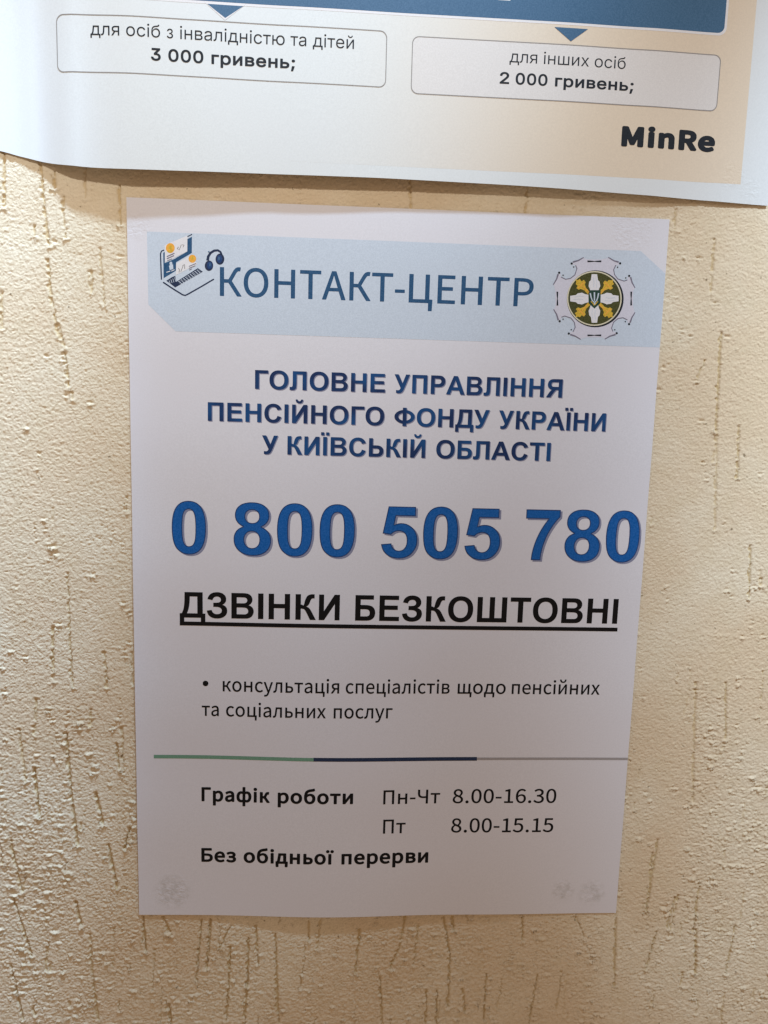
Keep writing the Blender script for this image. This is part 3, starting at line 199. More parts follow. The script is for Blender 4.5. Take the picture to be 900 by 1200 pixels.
  'R': (687, ["82 -54 66 -46 54 -34 46 -20 43 -4 43 716 44 728 48 740 55 752 69 764 82 770 98 772 322 772 378 769 434 760 490 742 534 717 575 680 605 632 622 580 628 512 625 468 615 428 611 416 595 380 569 344 538 313 493 284 644 24 648 12 649 0 648 -12 643 -24 635 -36 626 -45 614 -52 598 -56 486 -56 470 -52 458 -45 450 -38 443 -28 286 246 282 248 246 248 245 244 245 0 243 -12 238 -26 231 -36 222 -45 210 -52 198 -55 98 -56", "245 436 246 432 250 432 306 432 342 434 370 440 386 445 402 455 411 464 419 476 425 496 426 516 425 536 420 552 415 560 406 567 394 574 370 581 342 585 310 587 246 586 245 584"]),
  'e': (608, ["266 -65 238 -62 182 -45 130 -17 82 24 46 71 18 127 0 195 -5 267 1 335 18 399 46 459 82 507 126 546 178 576 230 594 290 600 346 595 402 577 450 548 489 511 518 467 539 415 552 355 556 299 556 279 551 235 546 219 538 207 530 200 522 195 510 190 494 188 210 188 208 187 220 163 233 147 246 135 266 124 290 117 318 115 354 119 382 129 422 151 438 156 454 156 470 152 484 143 494 131 528 67 533 55 535 39 533 27 528 15 520 3 510 -5 490 -18 446 -40 418 -50 394 -58 362 -64 334 -68 306 -69", "213 367 214 365 218 364 354 364 358 367 351 383 343 395 334 404 322 411 310 414 290 417 270 414 258 410 245 403 230 391 218 375"]),
 },
 'plain': {
  'д': (598, ["23 -151 21 -150 21 74 23 76 63 76 66 78 83 98 96 118 107 142 115 166 126 210 135 274 158 530 497 530 498 526 498 78 503 76 575 76 580 74 580 -150 575 -151 503 -151 501 -150 500 -2 499 3 107 3 103 3 101 -2 101 -150 99 -151", "157 78 159 77 163 76 415 76 418 78 419 450 419 454 415 458 235 458 231 455 214 282 201 194 194 162 185 134 175 110"]),
  'л': (560, ["14 3 12 5 12 73 14 76 50 78 62 82 74 89 86 100 94 113 100 129 106 149 113 189 119 249 131 529 134 531 486 530 486 4 410 3 407 5 406 453 405 457 210 458 206 453 198 265 194 205 189 169 182 133 175 105 165 81 152 57 139 41 122 25 110 18 90 10 66 5"]),
  'я': (538, ["30 3 28 5 30 9 154 208 158 213 158 217 142 222 113 237 89 257 78 269 68 285 60 301 54 317 49 345 48 365 51 401 55 417 62 435 74 457 86 472 110 494 130 506 162 519 202 528 254 531 462 531 464 529 465 525 464 5 462 3 390 3 385 5 385 197 387 201 386 202 382 205 378 203 254 203 242 205 119 5 114 3", "215 273 258 269 382 269 386 271 387 273 385 277 385 457 384 461 382 462 258 462 214 459 198 455 178 448 162 439 150 429 137 409 129 385 128 365 128 353 131 337 135 325 146 307 154 299 166 290 190 278"]),
  'о': (581, ["265 -7 241 -4 209 5 193 11 167 25 150 37 129 55 109 77 98 93 84 117 74 137 63 169 58 189 53 221 51 245 51 281 53 305 59 341 64 361 73 389 82 409 97 435 109 452 127 473 141 485 165 503 181 512 209 525 225 530 241 533 273 537 293 538 325 536 345 533 374 525 393 518 417 505 434 493 457 474 475 453 487 437 501 413 510 393 517 373 526 341 533 285 531 225 529 204 521 169 510 137 503 121 487 93 477 78 465 64 445 45 430 33 405 18 389 10 361 0 341 -4 309 -8", "260 65 293 62 329 66 345 70 361 77 385 92 409 117 427 145 435 165 442 185 450 225 452 265 448 313 439 353 424 389 414 405 401 422 389 433 374 445 361 452 345 459 317 466 281 467 253 463 233 457 221 451 196 433 173 408 155 377 142 341 135 305 133 261 137 213 145 177 160 141 179 113 204 89 221 78 232 73"]),
  'с': (553, ["265 -7 241 -4 209 5 193 11 167 25 150 37 129 55 109 77 98 93 84 117 74 137 63 169 58 189 53 221 51 245 51 281 53 305 59 341 64 361 73 389 82 409 107 449 120 465 140 485 165 503 181 512 209 525 225 530 241 533 273 537 321 537 349 532 381 523 413 508 437 492 458 473 478 449 494 421 505 393 501 391 429 372 422 389 414 405 402 421 390 433 377 443 361 453 345 459 325 464 293 467 265 465 233 457 211 445 185 422 165 396 149 361 142 341 137 317 133 277 133 249 135 225 142 189 154 153 165 133 179 113 193 99 209 86 221 78 241 70 257 66 281 63 309 63 333 67 353 73 375 85 391 97 406 113 417 129 429 157 433 161 505 143 506 141 501 125 493 105 473 74 449 48 417 24 385 8 349 -3 309 -8"]),
  'і': (231, ["79 3 77 5 77 9 77 529 79 531 83 531 155 531 157 529 157 5 155 3", "103 628 91 633 83 638 75 645 67 656 63 665 61 677 64 697 67 705 75 715 91 728 111 734 123 734 135 732 147 727 155 721 163 713 169 705 172 697 175 685 173 665 169 657 163 647 155 639 145 633 135 629 123 626"]),
  'б': (575, ["265 -7 229 -1 197 10 169 24 145 41 121 64 101 88 83 117 70 145 60 181 53 217 52 241 51 297 54 357 58 405 64 441 73 481 81 505 92 529 103 549 114 565 140 593 153 603 173 616 210 633 249 644 289 651 357 658 385 665 400 673 408 681 414 693 417 712 421 713 485 713 487 709 486 689 482 673 477 657 465 637 447 621 425 608 397 599 361 592 301 587 269 581 229 571 205 561 189 551 177 542 161 524 146 501 132 465 124 433 118 393 116 373 121 371 124 373 143 409 169 441 197 465 229 485 265 500 301 507 337 508 353 506 377 500 401 491 417 482 439 465 460 445 477 425 494 397 507 369 517 341 524 309 528 273 528 237 524 201 517 169 505 137 491 109 479 89 461 66 439 45 413 25 385 10 357 0 325 -6 293 -9", "256 65 293 61 325 64 349 71 377 85 400 105 419 129 434 161 443 193 448 237 447 277 441 317 429 353 422 369 411 385 401 397 389 409 377 417 361 426 333 435 297 439 265 436 237 428 209 413 185 393 163 365 148 337 137 301 132 261 133 221 139 185 147 161 154 145 173 116 197 93 225 75"]),
  'з': (480, ["213 -2 177 4 145 13 121 24 97 40 77 59 62 78 55 94 51 106 48 130 129 131 132 118 138 106 149 94 157 88 173 78 189 72 221 65 253 64 285 70 306 78 329 95 338 106 346 118 353 142 353 154 351 170 348 182 341 196 333 206 320 218 305 228 289 235 257 242 201 244 197 246 197 298 197 300 201 302 241 303 269 307 293 317 313 331 327 346 333 358 337 370 338 398 333 420 328 430 319 442 309 452 297 460 281 467 265 471 233 473 213 470 197 465 180 458 165 449 153 438 145 427 139 414 136 402 133 398 61 399 59 406 66 434 80 462 100 486 125 505 141 514 161 523 193 532 229 537 269 536 293 532 314 526 334 518 353 507 370 494 385 479 397 463 405 446 413 422 416 394 415 370 406 342 393 323 373 304 357 294 345 289 317 280 315 278 314 274 317 270 345 264 371 254 391 242 409 226 425 203 433 182 437 158 437 134 431 106 424 90 417 77 406 62 393 48 365 28 333 12 297 2 257 -3"]),
  'н': (572, ["79 3 77 5 77 529 79 531 83 531 155 531 157 529 157 313 159 310 411 311 415 309 418 313 418 529 423 531 495 531 497 529 497 5 495 3 423 3 418 5 418 237 415 240 407 238 167 238 159 239 157 237 157 5 155 3"]),
  'в': (548, ["79 3 77 5 77 529 79 531 83 531 291 531 335 528 367 522 387 516 404 509 430 493 443 482 455 469 467 451 473 437 477 421 480 393 477 361 471 345 464 333 446 313 420 297 403 290 379 283 377 281 379 278 403 273 419 267 447 251 459 242 472 229 483 214 490 201 497 181 500 165 501 145 500 125 493 97 485 81 475 65 455 43 431 27 399 13 367 6 327 3", "153 77 159 75 335 76 359 79 379 86 391 93 403 104 411 116 416 129 418 145 418 161 415 181 409 197 398 213 383 226 367 234 347 239 327 241 155 241 153 237", "153 309 159 307 307 307 331 310 355 318 367 324 378 333 387 343 393 353 397 365 400 377 399 393 396 409 387 425 371 439 355 448 331 455 295 459 155 458 153 457 153 453"]),
  'а': (544, ["199 -8 175 -4 155 1 123 15 107 25 91 38 69 65 60 81 54 97 49 117 46 137 47 177 50 193 57 213 72 237 91 256 111 270 143 284 171 292 215 301 347 319 363 323 375 328 385 337 389 345 390 353 390 377 385 401 379 416 372 429 363 438 351 449 337 457 319 463 303 467 283 468 255 468 235 465 215 459 195 450 179 440 163 425 150 409 139 390 62 413 71 433 81 449 103 476 131 499 147 509 167 518 187 525 211 531 259 538 303 536 351 527 375 518 395 508 412 497 427 482 439 468 451 449 460 429 466 409 470 381 471 353 470 5 467 3 395 3 393 5 392 73 387 76 383 76 367 53 348 33 331 20 307 7 283 -2 259 -7 227 -9", "202 65 223 62 251 61 275 64 295 69 311 75 330 85 346 97 358 109 368 121 377 137 384 153 388 169 391 193 390 269 387 270 371 261 339 253 231 237 203 231 183 224 167 217 155 209 143 198 132 181 127 161 127 133 133 113 144 97 159 82 179 72"]),
  'т': (454, ["190 4 189 457 186 460 14 460 12 465 12 529 14 531 18 531 442 531 445 529 445 525 445 465 444 461 274 460 269 457 268 5 266 3 194 3"]),
  'ю': (820, ["503 -7 463 0 447 5 419 17 391 35 378 45 358 65 336 93 322 117 313 137 307 154 298 185 292 221 293 229 291 232 287 233 283 231 159 231 154 229 153 225 153 5 151 3 147 3 83 3 79 3 77 5 77 529 79 531 151 531 153 529 153 309 155 304 159 302 291 302 293 305 292 309 297 341 307 377 320 409 329 425 345 449 367 474 394 497 431 518 463 529 495 536 531 538 567 536 600 529 631 518 659 503 691 477 715 452 735 421 748 393 754 377 764 341 770 301 771 245 767 205 761 173 755 153 741 121 723 89 696 57 671 35 643 17 615 5 583 -4 547 -8", "499 65 531 62 555 64 571 67 591 73 603 79 627 95 639 107 651 121 669 153 681 189 688 225 691 265 687 314 677 353 662 389 643 417 631 430 615 443 591 456 571 463 555 466 519 467 503 465 483 461 459 451 434 433 411 407 393 377 381 341 373 305 371 261 375 213 384 177 399 141 418 113 443 89 459 79 471 73"]),
  'е': (565, ["269 -7 245 -4 213 4 193 12 169 24 149 37 129 55 115 69 100 89 87 109 74 137 68 153 59 185 55 205 52 241 51 265 53 301 56 325 63 357 69 377 80 405 89 422 106 449 117 462 137 483 153 496 177 511 193 519 221 529 241 534 269 537 309 537 353 530 381 521 401 511 421 499 439 485 456 469 469 453 490 417 501 393 508 369 514 341 518 309 519 245 517 241 513 241 136 241 133 237 132 233 138 193 147 161 159 137 176 113 193 97 213 83 241 71 273 64 301 62 333 65 361 72 385 85 405 101 420 121 433 145 510 125 496 93 477 65 453 42 421 20 385 5 349 -4 313 -8", "133 309 137 308 433 308 438 309 432 345 423 377 411 401 393 425 370 445 345 458 321 465 289 468 257 465 233 458 205 444 181 424 161 399 146 369 137 341 133 321"]),
  'й': (574, ["79 3 77 5 77 529 79 531 83 531 155 531 157 529 157 149 158 145 163 143 167 143 171 148 423 530 427 531 499 531 501 529 500 5 499 3 423 3 421 5 420 385 419 389 415 389 411 389 407 385 156 5 151 3", "283 613 259 615 235 623 211 636 191 653 175 673 163 695 155 721 153 737 155 742 207 742 209 741 216 713 223 701 233 689 243 681 259 672 271 669 287 667 303 668 319 672 331 678 343 687 352 697 360 709 364 721 368 741 371 742 423 742 424 741 422 717 415 693 401 669 383 648 359 630 335 620 307 613"]),
  'ш': (802, ["79 3 77 5 77 529 79 531 155 531 157 529 157 81 159 77 163 76 359 76 362 81 362 529 367 531 439 531 442 529 443 80 447 76 647 77 648 81 648 529 651 531 727 530 728 529 728 5 727 3"]),
  'и': (574, ["79 3 77 5 77 529 79 531 83 531 155 531 157 529 157 149 158 145 163 143 167 143 171 148 423 530 427 531 499 531 501 529 500 5 499 3 423 3 421 5 420 385 419 389 415 389 411 389 407 385 156 5 151 3"]),
  'х': (529, ["38 3 36 5 221 273 220 277 48 529 50 531 54 531 138 531 141 529 223 401 262 333 265 329 270 326 274 329 297 373 318 409 398 530 486 530 488 529 314 273 314 269 496 5 494 3 410 3 404 5 315 141 271 217 266 220 261 217 238 173 218 140 128 5 126 3"]),
 },
 'plain_bold': {
  '3': (666, ["257 -30 209 -20 165 -3 133 16 101 42 89 55 73 75 56 106 50 122 42 150 39 170 38 190 44 202 49 206 57 209 153 209 161 208 169 204 174 198 177 190 182 166 186 154 193 142 205 128 221 116 237 108 257 101 281 96 305 94 325 95 345 98 363 102 383 110 397 118 409 128 421 142 431 158 437 178 439 194 438 218 435 238 427 258 417 274 405 288 392 298 373 308 357 315 337 320 297 324 221 324 213 326 205 330 201 334 197 346 197 422 200 434 355 610 349 612 97 612 89 614 79 622 74 634 74 718 76 726 85 736 97 740 521 740 533 738 544 730 548 718 548 646 546 638 367 434 369 431 396 426 429 416 445 409 473 394 497 377 513 362 531 342 542 326 557 299 564 282 572 254 575 234 577 202 575 170 569 142 563 122 556 106 543 82 521 53 502 34 487 22 470 10 445 -4 425 -13 397 -22 361 -30 329 -33 305 -34"]),
  '0': (666, ["275 -30 239 -22 219 -15 187 2 167 16 139 42 125 58 103 90 92 110 81 134 67 174 60 198 51 246 45 298 44 330 44 386 45 418 51 466 55 494 66 538 75 564 91 602 103 624 115 643 139 673 156 690 183 711 203 723 235 736 259 743 279 747 319 750 343 749 379 743 399 738 435 723 455 711 482 690 499 674 523 644 536 622 554 586 570 542 578 514 586 470 590 442 594 386 594 330 592 298 587 250 583 222 571 174 563 150 547 112 535 90 513 58 499 42 483 26 455 4 435 -7 399 -22 363 -30 339 -33 299 -33", "311 94 331 94 347 97 359 101 375 108 387 117 399 128 419 155 437 194 449 238 455 278 460 338 459 402 453 458 442 506 427 546 407 578 395 592 383 602 367 612 351 618 339 621 319 623 299 621 287 618 263 608 251 599 239 588 218 558 201 522 189 478 182 438 178 378 179 314 185 258 196 210 211 170 231 138 243 124 255 114 279 101 295 96"]),
  'г': (456, ["62 -21 53 -12 50 0 50 532 51 540 54 548 62 554 74 558 406 558 414 557 422 553 429 544 431 536 431 456 429 444 426 439 418 433 406 431 190 431 186 430 184 428 184 -4 178 -16 170 -22 162 -24 74 -24"]),
  'р': (626, ["62 -221 53 -213 50 -201 50 531 52 543 58 551 70 557 162 558 174 552 180 543 182 535 182 511 206 531 232 547 258 557 286 563 322 565 358 563 394 555 426 543 454 527 470 516 493 495 513 471 526 453 542 423 554 391 562 367 569 331 571 307 573 267 571 223 566 183 561 163 550 127 541 107 526 79 516 63 496 39 480 23 454 3 438 -7 410 -20 390 -27 362 -33 338 -35 310 -35 274 -31 250 -24 230 -15 206 1 186 17 184 15 184 -201 181 -213 173 -221 162 -225 74 -225", "294 91 322 90 350 96 372 107 391 123 410 147 423 175 432 207 437 243 438 279 433 319 425 351 411 383 394 406 374 423 350 434 322 440 290 439 270 434 246 423 226 407 211 387 198 360 189 331 184 295 183 255 187 215 196 179 208 151 225 127 246 108 270 96"]),
  'и': (607, ["62 -21 53 -12 50 0 50 532 51 540 54 548 62 554 74 558 162 558 174 554 182 544 184 532 184 224 186 220 406 552 414 556 422 558 506 558 518 553 526 544 528 532 528 0 526 -8 522 -16 514 -22 506 -24 418 -24 405 -20 400 -16 395 -8 393 0 393 304 392 308 390 309 174 -16 166 -22 158 -24 74 -24"]),
  'в': (580, ["62 -21 53 -12 50 0 50 532 51 540 54 548 62 554 74 558 318 557 358 552 394 542 418 532 446 515 471 492 486 472 499 444 506 412 507 376 503 356 498 340 488 320 479 308 466 294 452 284 453 280 466 271 482 257 500 236 516 208 525 180 528 144 524 108 514 77 498 50 473 24 442 2 410 -12 370 -21 326 -24 74 -24", "180 104 182 102 326 102 346 104 362 108 374 114 380 120 386 128 389 136 391 148 391 160 387 180 381 192 370 202 358 209 342 213 182 214 180 212", "180 336 182 334 302 334 322 336 338 340 358 351 368 364 373 380 372 392 370 400 366 408 354 418 338 426 322 429 294 432 182 431 180 428"]),
  'е': (597, ["252 -32 220 -26 200 -20 171 -8 152 3 124 23 109 36 96 50 76 76 64 96 50 124 42 144 32 180 28 204 25 240 25 284 26 308 32 344 36 364 43 384 56 417 66 436 84 464 96 480 120 504 136 517 164 535 196 549 216 556 236 560 268 564 300 565 324 563 348 559 380 550 404 540 426 528 448 513 467 496 484 478 500 456 513 432 524 408 531 388 538 360 545 308 546 272 546 232 542 224 538 220 532 216 524 214 164 214 162 212 166 192 177 160 186 144 195 132 217 112 232 103 248 97 280 90 304 89 328 91 348 96 364 104 380 115 392 127 400 140 412 164 420 170 428 172 436 172 524 150 534 140 537 132 537 124 532 108 524 88 512 67 497 48 469 20 452 8 432 -4 396 -20 352 -31 328 -34 300 -36", "163 336 168 335 404 335 406 336 406 340 400 360 389 384 379 400 363 416 348 427 328 435 308 440 288 441 268 439 244 434 228 426 208 412 192 396 180 378 171 360"]),
  'н': (604, ["62 -21 53 -12 50 0 50 532 51 540 54 548 58 552 66 556 78 558 162 558 170 556 180 548 184 536 184 340 186 338 386 338 391 340 391 536 395 548 402 554 414 558 502 558 510 556 517 552 523 544 525 532 525 0 523 -8 518 -16 510 -22 502 -24 414 -24 402 -20 394 -12 391 0 391 208 390 210 190 211 186 210 184 208 184 0 181 -12 173 -20 162 -24 74 -24"]),
  'ь': (575, ["62 -21 53 -12 50 0 51 540 58 551 70 557 166 557 178 550 182 544 184 536 184 372 186 368 306 368 350 364 394 354 418 344 442 330 462 314 482 293 496 272 508 248 516 224 520 200 521 172 518 136 511 108 502 85 489 64 474 44 462 32 442 16 418 1 394 -9 362 -18 318 -24 74 -24", "185 104 310 104 330 106 350 113 370 128 378 137 383 148 386 160 387 176 385 188 380 200 372 212 359 224 346 231 330 236 302 239 186 239 184 236 184 108"]),
  ';': (293, ["40 -189 35 -185 30 -177 29 -165 71 103 74 111 81 119 92 124 192 124 204 121 214 111 216 103 216 95 139 -181 131 -189 120 -192 52 -192", "128 359 112 363 96 372 83 383 72 396 64 411 59 427 57 443 59 463 64 479 72 495 83 507 96 519 112 527 128 532 144 533 164 531 180 526 196 517 208 507 220 492 227 479 232 463 234 443 232 427 228 411 219 395 208 383 194 371 180 364 164 359 144 357"]),
  '2': (666, ["77 -21 69 -12 66 0 66 68 70 80 332 360 378 412 399 440 415 468 424 496 427 520 425 544 419 564 407 584 391 600 373 610 349 619 325 622 297 622 273 617 257 610 241 600 225 584 217 572 210 556 205 536 202 504 198 496 193 490 185 486 177 485 85 486 76 492 70 500 68 508 69 528 72 556 76 576 81 593 92 620 101 636 118 660 129 673 149 692 165 705 189 719 205 727 233 738 253 743 281 748 301 749 333 749 381 743 409 734 429 726 465 706 493 683 520 652 541 615 553 584 558 556 560 540 559 500 551 460 540 428 528 404 508 372 481 336 449 298 409 254 270 108 273 104 545 104 557 102 566 96 571 84 572 0 569 -10 561 -20 549 -24 89 -24"]),
 },
}
# scratched runs in the plaster, mm on the wall
GROOVES = [
 [(-45.0, 14.9), (-45.8, -5.0)],
 [(-31.9, 12.1), (-31.2, -3.8), (-29.8, -18.7)],
 [(-27.0, 8.9), (-26.6, 2.5)],
 [(-23.5, -0.7), (-24.0, -6.6), (-23.3, -15.3)],
 [(-15.2, 10.7), (-15.5, -0.4)],
 [(-2.7, 4.4), (-2.6, -9.9)],
 [(-30.2, -23.8), (-29.4, -38.3), (-27.3, -51.8)],
 [(-10.6, -19.2), (-10.1, -28.1), (-9.4, -39.6)],
 [(-14.0, -27.9), (-14.2, -35.2)],
 [(-27.1, -48.2), (-25.1, -56.5)],
 [(-24.9, -58.8), (-23.9, -71.6)],
 [(-22.7, -73.9), (-22.4, -76.2)],
 [(-48.0, -36.4), (-48.5, -50.2)],
 [(-34.9, -11.7), (-35.1, -15.1)],
 [(-26.4, -146.4), (-26.4, -170.8), (-25.7, -194.5)],
 [(-32.9, -169.0), (-33.5, -187.2)],
 [(-12.6, -179.6), (-11.8, -194.3)],
 [(-40.8, -200.2), (-42.0, -215.1)],
 [(-29.1, -215.0), (-27.8, -241.6), (-25.6, -264.9)],
 [(-48.2, -213.3), (-46.3, -235.9)],
 [(-42.6, -230.2), (-41.2, -251.3)],
 [(-8.2, -219.3), (-7.7, -230.0)],
 [(-53.6, -262.9), (-49.9, -286.6)],
 [(-53.6, -289.4), (-46.7, -316.9)],
 [(-17.5, -241.5), (-14.9, -255.1)],
 [(-3.5, -257.0), (-5.9, -266.8)],
 [(-27.0, -291.5), (-25.1, -302.8)],
 [(-21.6, -306.8), (-21.0, -325.3), (-18.9, -348.3)],
 [(-55.9, -320.9), (-51.5, -347.9)],
 [(-12.7, -264.9), (-9.5, -284.7)],
 [(-18.7, -204.4), (-18.9, -211.2)],
 [(1.2, -298.8), (2.4, -315.2)],
 [(10.0, -298.9), (13.2, -307.0)],
 [(26.6, -300.1), (24.2, -329.8)],
 [(30.6, -300.2), (28.7, -323.6)],
 [(39.1, -303.1), (34.6, -313.3)],
 [(39.1, -313.3), (37.2, -348.9)],
 [(46.9, -309.2), (46.6, -332.1)],
 [(50.2, -303.1), (51.1, -321.7)],
 [(58.5, -307.3), (60.4, -351.3)],
 [(73.3, -301.2), (73.5, -310.2)],
 [(96.0, -305.4), (94.2, -326.2)],
 [(105.3, -328.4), (107.1, -351.8)],
 [(46.3, -334.2), (45.2, -351.1)],
 [(12.1, -341.4), (12.8, -350.7)],
 [(115.8, -299.3), (113.6, -313.8), (109.7, -324.2)],
 [(132.9, -299.4), (136.3, -318.1), (136.6, -343.6)],
 [(137.0, -299.4), (137.7, -305.6)],
 [(168.0, -299.5), (168.6, -310.8)],
 [(192.3, -299.6), (196.8, -310.1)],
 [(210.3, -297.6), (212.2, -333.6)],
 [(153.2, -327.5), (153.2, -351.1)],
 [(126.6, -334.9), (126.8, -352.1)],
 [(131.2, -335.0), (131.5, -352.1)],
 [(142.8, -335.1), (144.4, -345.8)],
 [(176.5, -327.7), (174.0, -352.6)],
 [(224.8, -268.7), (224.1, -299.7)],
 [(238.1, -289.3), (235.6, -306.1)],
 [(236.6, -290.2), (234.3, -305.2)],
 [(247.3, -283.1), (246.2, -306.1)],
 [(247.4, -306.1), (249.2, -327.4)],
 [(229.8, -306.9), (226.1, -325.1)],
 [(265.7, -304.1), (263.2, -327.6)],
 [(228.8, -6.9), (229.2, -27.2)],
 [(234.9, -42.7), (236.3, -81.6)],
 [(229.2, -53.7), (226.3, -61.6)],
 [(212.4, 3.8), (212.3, -3.6)],
 [(237.2, -189.6), (238.8, -216.7), (240.8, -244.4)],
 [(226.6, -262.6), (225.4, -281.0), (224.2, -296.4)],
 [(236.7, -82.0), (239.7, -122.7)],
 [(245.8, -80.0), (247.1, -101.0)],
 [(255.7, -129.6), (257.1, -151.7)],
 [(250.3, -189.5), (252.7, -215.0)],
]

# ------------------------------------------------------------------ materials
def lin(c):
    return tuple((v / 255 / 12.92) if v / 255 <= 0.04045 else ((v / 255 + 0.055) / 1.055) ** 2.4 for v in c)

def nodes(name):
    m = bpy.data.materials.new(name); m.use_nodes = True
    nt = m.node_tree; return m, nt, nt.nodes['Principled BSDF']

def noise(nt, coord, scale, detail=2.0, rough=0.5, sc=(1, 1, 1)):
    mp = nt.nodes.new('ShaderNodeMapping'); mp.inputs['Scale'].default_value = sc
    n = nt.nodes.new('ShaderNodeTexNoise')
    n.inputs['Scale'].default_value = scale; n.inputs['Detail'].default_value = detail; n.inputs['Roughness'].default_value = rough
    nt.links.new(coord, mp.inputs['Vector']); nt.links.new(mp.outputs['Vector'], n.inputs['Vector'])
    return n.outputs['Fac']

def maprange(nt, src, a, b, c, d, smoothed=False):
    n = nt.nodes.new('ShaderNodeMapRange')
    if smoothed: n.interpolation_type = 'SMOOTHSTEP'
    for k, v in zip(('From Min', 'From Max', 'To Min', 'To Max'), (a, b, c, d)): n.inputs[k].default_value = v
    nt.links.new(src, n.inputs['Value']); return n.outputs['Result']

def math_node(nt, op, a, b):
    n = nt.nodes.new('ShaderNodeMath'); n.operation = op
    for i, v in enumerate((a, b)):
        if isinstance(v, (int, float)): n.inputs[i].default_value = v
        else: nt.links.new(v, n.inputs[i])
    return n.outputs[0]

def mixc(nt, fac, a, b, mode='MIX'):
    n = nt.nodes.new('ShaderNodeMix'); n.data_type = 'RGBA'; n.blend_type = mode
    for sock, v in ((n.inputs[0], fac), (n.inputs[6], a), (n.inputs[7], b)):
        if isinstance(v, (int, float)): sock.default_value = v
        elif isinstance(v, tuple): sock.default_value = v if len(v) == 4 else v + (1,)
        else: nt.links.new(v, sock)
    return n.outputs[2]

# dabs of glue under the sheets, in world metres: (position, radius) where the paper is cockled
GLUE = [(P(14.5, -286.0), .0085), (P(185.4, -285.8), .0055), (P(198.3, -287.2), .0065), (P(195, -4.0), .010), (P(4.0, -10.0), .006), (P(233, 17), .006), (P(241, 12), .005)]

def glue_mask(nt, pos):
    total = None
    for p, r in GLUE:
        d = nt.nodes.new('ShaderNodeVectorMath'); d.operation = 'DISTANCE'
        nt.links.new(pos, d.inputs[0]); d.inputs[1].default_value = (p.x, p.y, p.z)
        w = maprange(nt, d.outputs['Value'], r * 0.55, r * 1.15, 1, 0, True)
        total = w if total is None else math_node(nt, 'MAXIMUM', total, w)
    return total

def paper_relief(nt, bsdf, pos):
    fine = noise(nt, pos, 2600, 3, 0.6)
    cockle = noise(nt, pos, 330, 2.5, 0.62, (1, 1, 1.35))
    ridges = math_node(nt, 'ABSOLUTE', math_node(nt, 'SUBTRACT', cockle, 0.5), 0)
    mask = glue_mask(nt, pos)
    b1 = nt.nodes.new('ShaderNodeBump'); b1.inputs['Distance'].default_value = 0.00006; b1.inputs['Strength'].default_value = 0.35
    nt.links.new(fine, b1.inputs['Height'])
    b2 = nt.nodes.new('ShaderNodeBump'); b2.inputs['Distance'].default_value = 0.0005; b2.inputs['Strength'].default_value = 0.8
    nt.links.new(math_node(nt, 'MULTIPLY', ridges, mask), b2.inputs['Height']); nt.links.new(b1.outputs['Normal'], b2.inputs['Normal'])
    nt.links.new(b2.outputs['Normal'], bsdf.inputs['Normal'])
    return mask

def paper_material(name, base, tint=None):
    m, nt, b = nodes(name)
    pos = nt.nodes.new('ShaderNodeNewGeometry').outputs['Position']
    mask = paper_relief(nt, b, pos)
    mott = noise(nt, pos, 1500, 3, 0.7)
    cloud = noise(nt, pos, 18, 2, 0.5)
    c = mixc(nt, maprange(nt, mott, .35, .65, 0, 1), tuple(v * .955 for v in base), tuple(min(1, v * 1.03) for v in base))
    c = mixc(nt, maprange(nt, cloud, .35, .65, 0, .5), c, tuple(v * f for v, f in zip(base, (.99, .975, .98))))
    grey = noise(nt, pos, 420, 3, .6)
    dirt = math_node(nt, 'MULTIPLY', mask, maprange(nt, grey, .40, .66, 0, .40))
    low = nt.nodes.new('ShaderNodeSeparateXYZ'); nt.links.new(pos, low.inputs[0])
    dirt = math_node(nt, 'MULTIPLY', dirt, maprange(nt, low.outputs['Z'], Z0 - .20, Z0 - .15, 1, .12))     # the lower dabs are the grubby ones
    c = mixc(nt, dirt, c, (.40, .385, .36))
    if tint:      # printed background: white at the left, fading to the tint at the right
        sx = nt.nodes.new('ShaderNodeSeparateXYZ'); nt.links.new(pos, sx.inputs[0])
        fade = maprange(nt, sx.outputs['X'], .06, .19, 0, 1, True)
        c = mixc(nt, fade, c, mixc(nt, maprange(nt, mott, .35, .65, 0, 1), tuple(v * .96 for v in tint), tuple(v * 1.03 for v in tint)))
    nt.links.new(c, b.inputs['Base Color'])
    b.inputs['Roughness'].default_value = .62; b.inputs['Specular IOR Level'].default_value = .25
    return m

def ink(name, rgb, rough=.5, mottle=.16, toner=0.02, second=None, sec_scale=90, relief=True):
    """printed colour with the speckle of an office printer"""
    m, nt, b = nodes(name)
    pos = nt.nodes.new('ShaderNodeNewGeometry').outputs['Position']
    if relief: paper_relief(nt, b, pos)
    base = lin(rgb)
    sp = noise(nt, pos, 1900, 3, .7)
    c = mixc(nt, maprange(nt, sp, .38, .66, 0, 1), tuple(v * (1 - mottle) + .0 for v in base), tuple(min(1, v * (1 + mottle) + toner) for v in base))
    if second:
        g = noise(nt, pos, sec_scale, 1, .4, (1, 1, 1))
        c = mixc(nt, maprange(nt, g, .42, .60, 0, 1), c, lin(second))
    nt.links.new(c, b.inputs['Base Color'])
    b.inputs['Roughness'].default_value = rough; b.inputs['Specular IOR Level'].default_value = .18
    return m

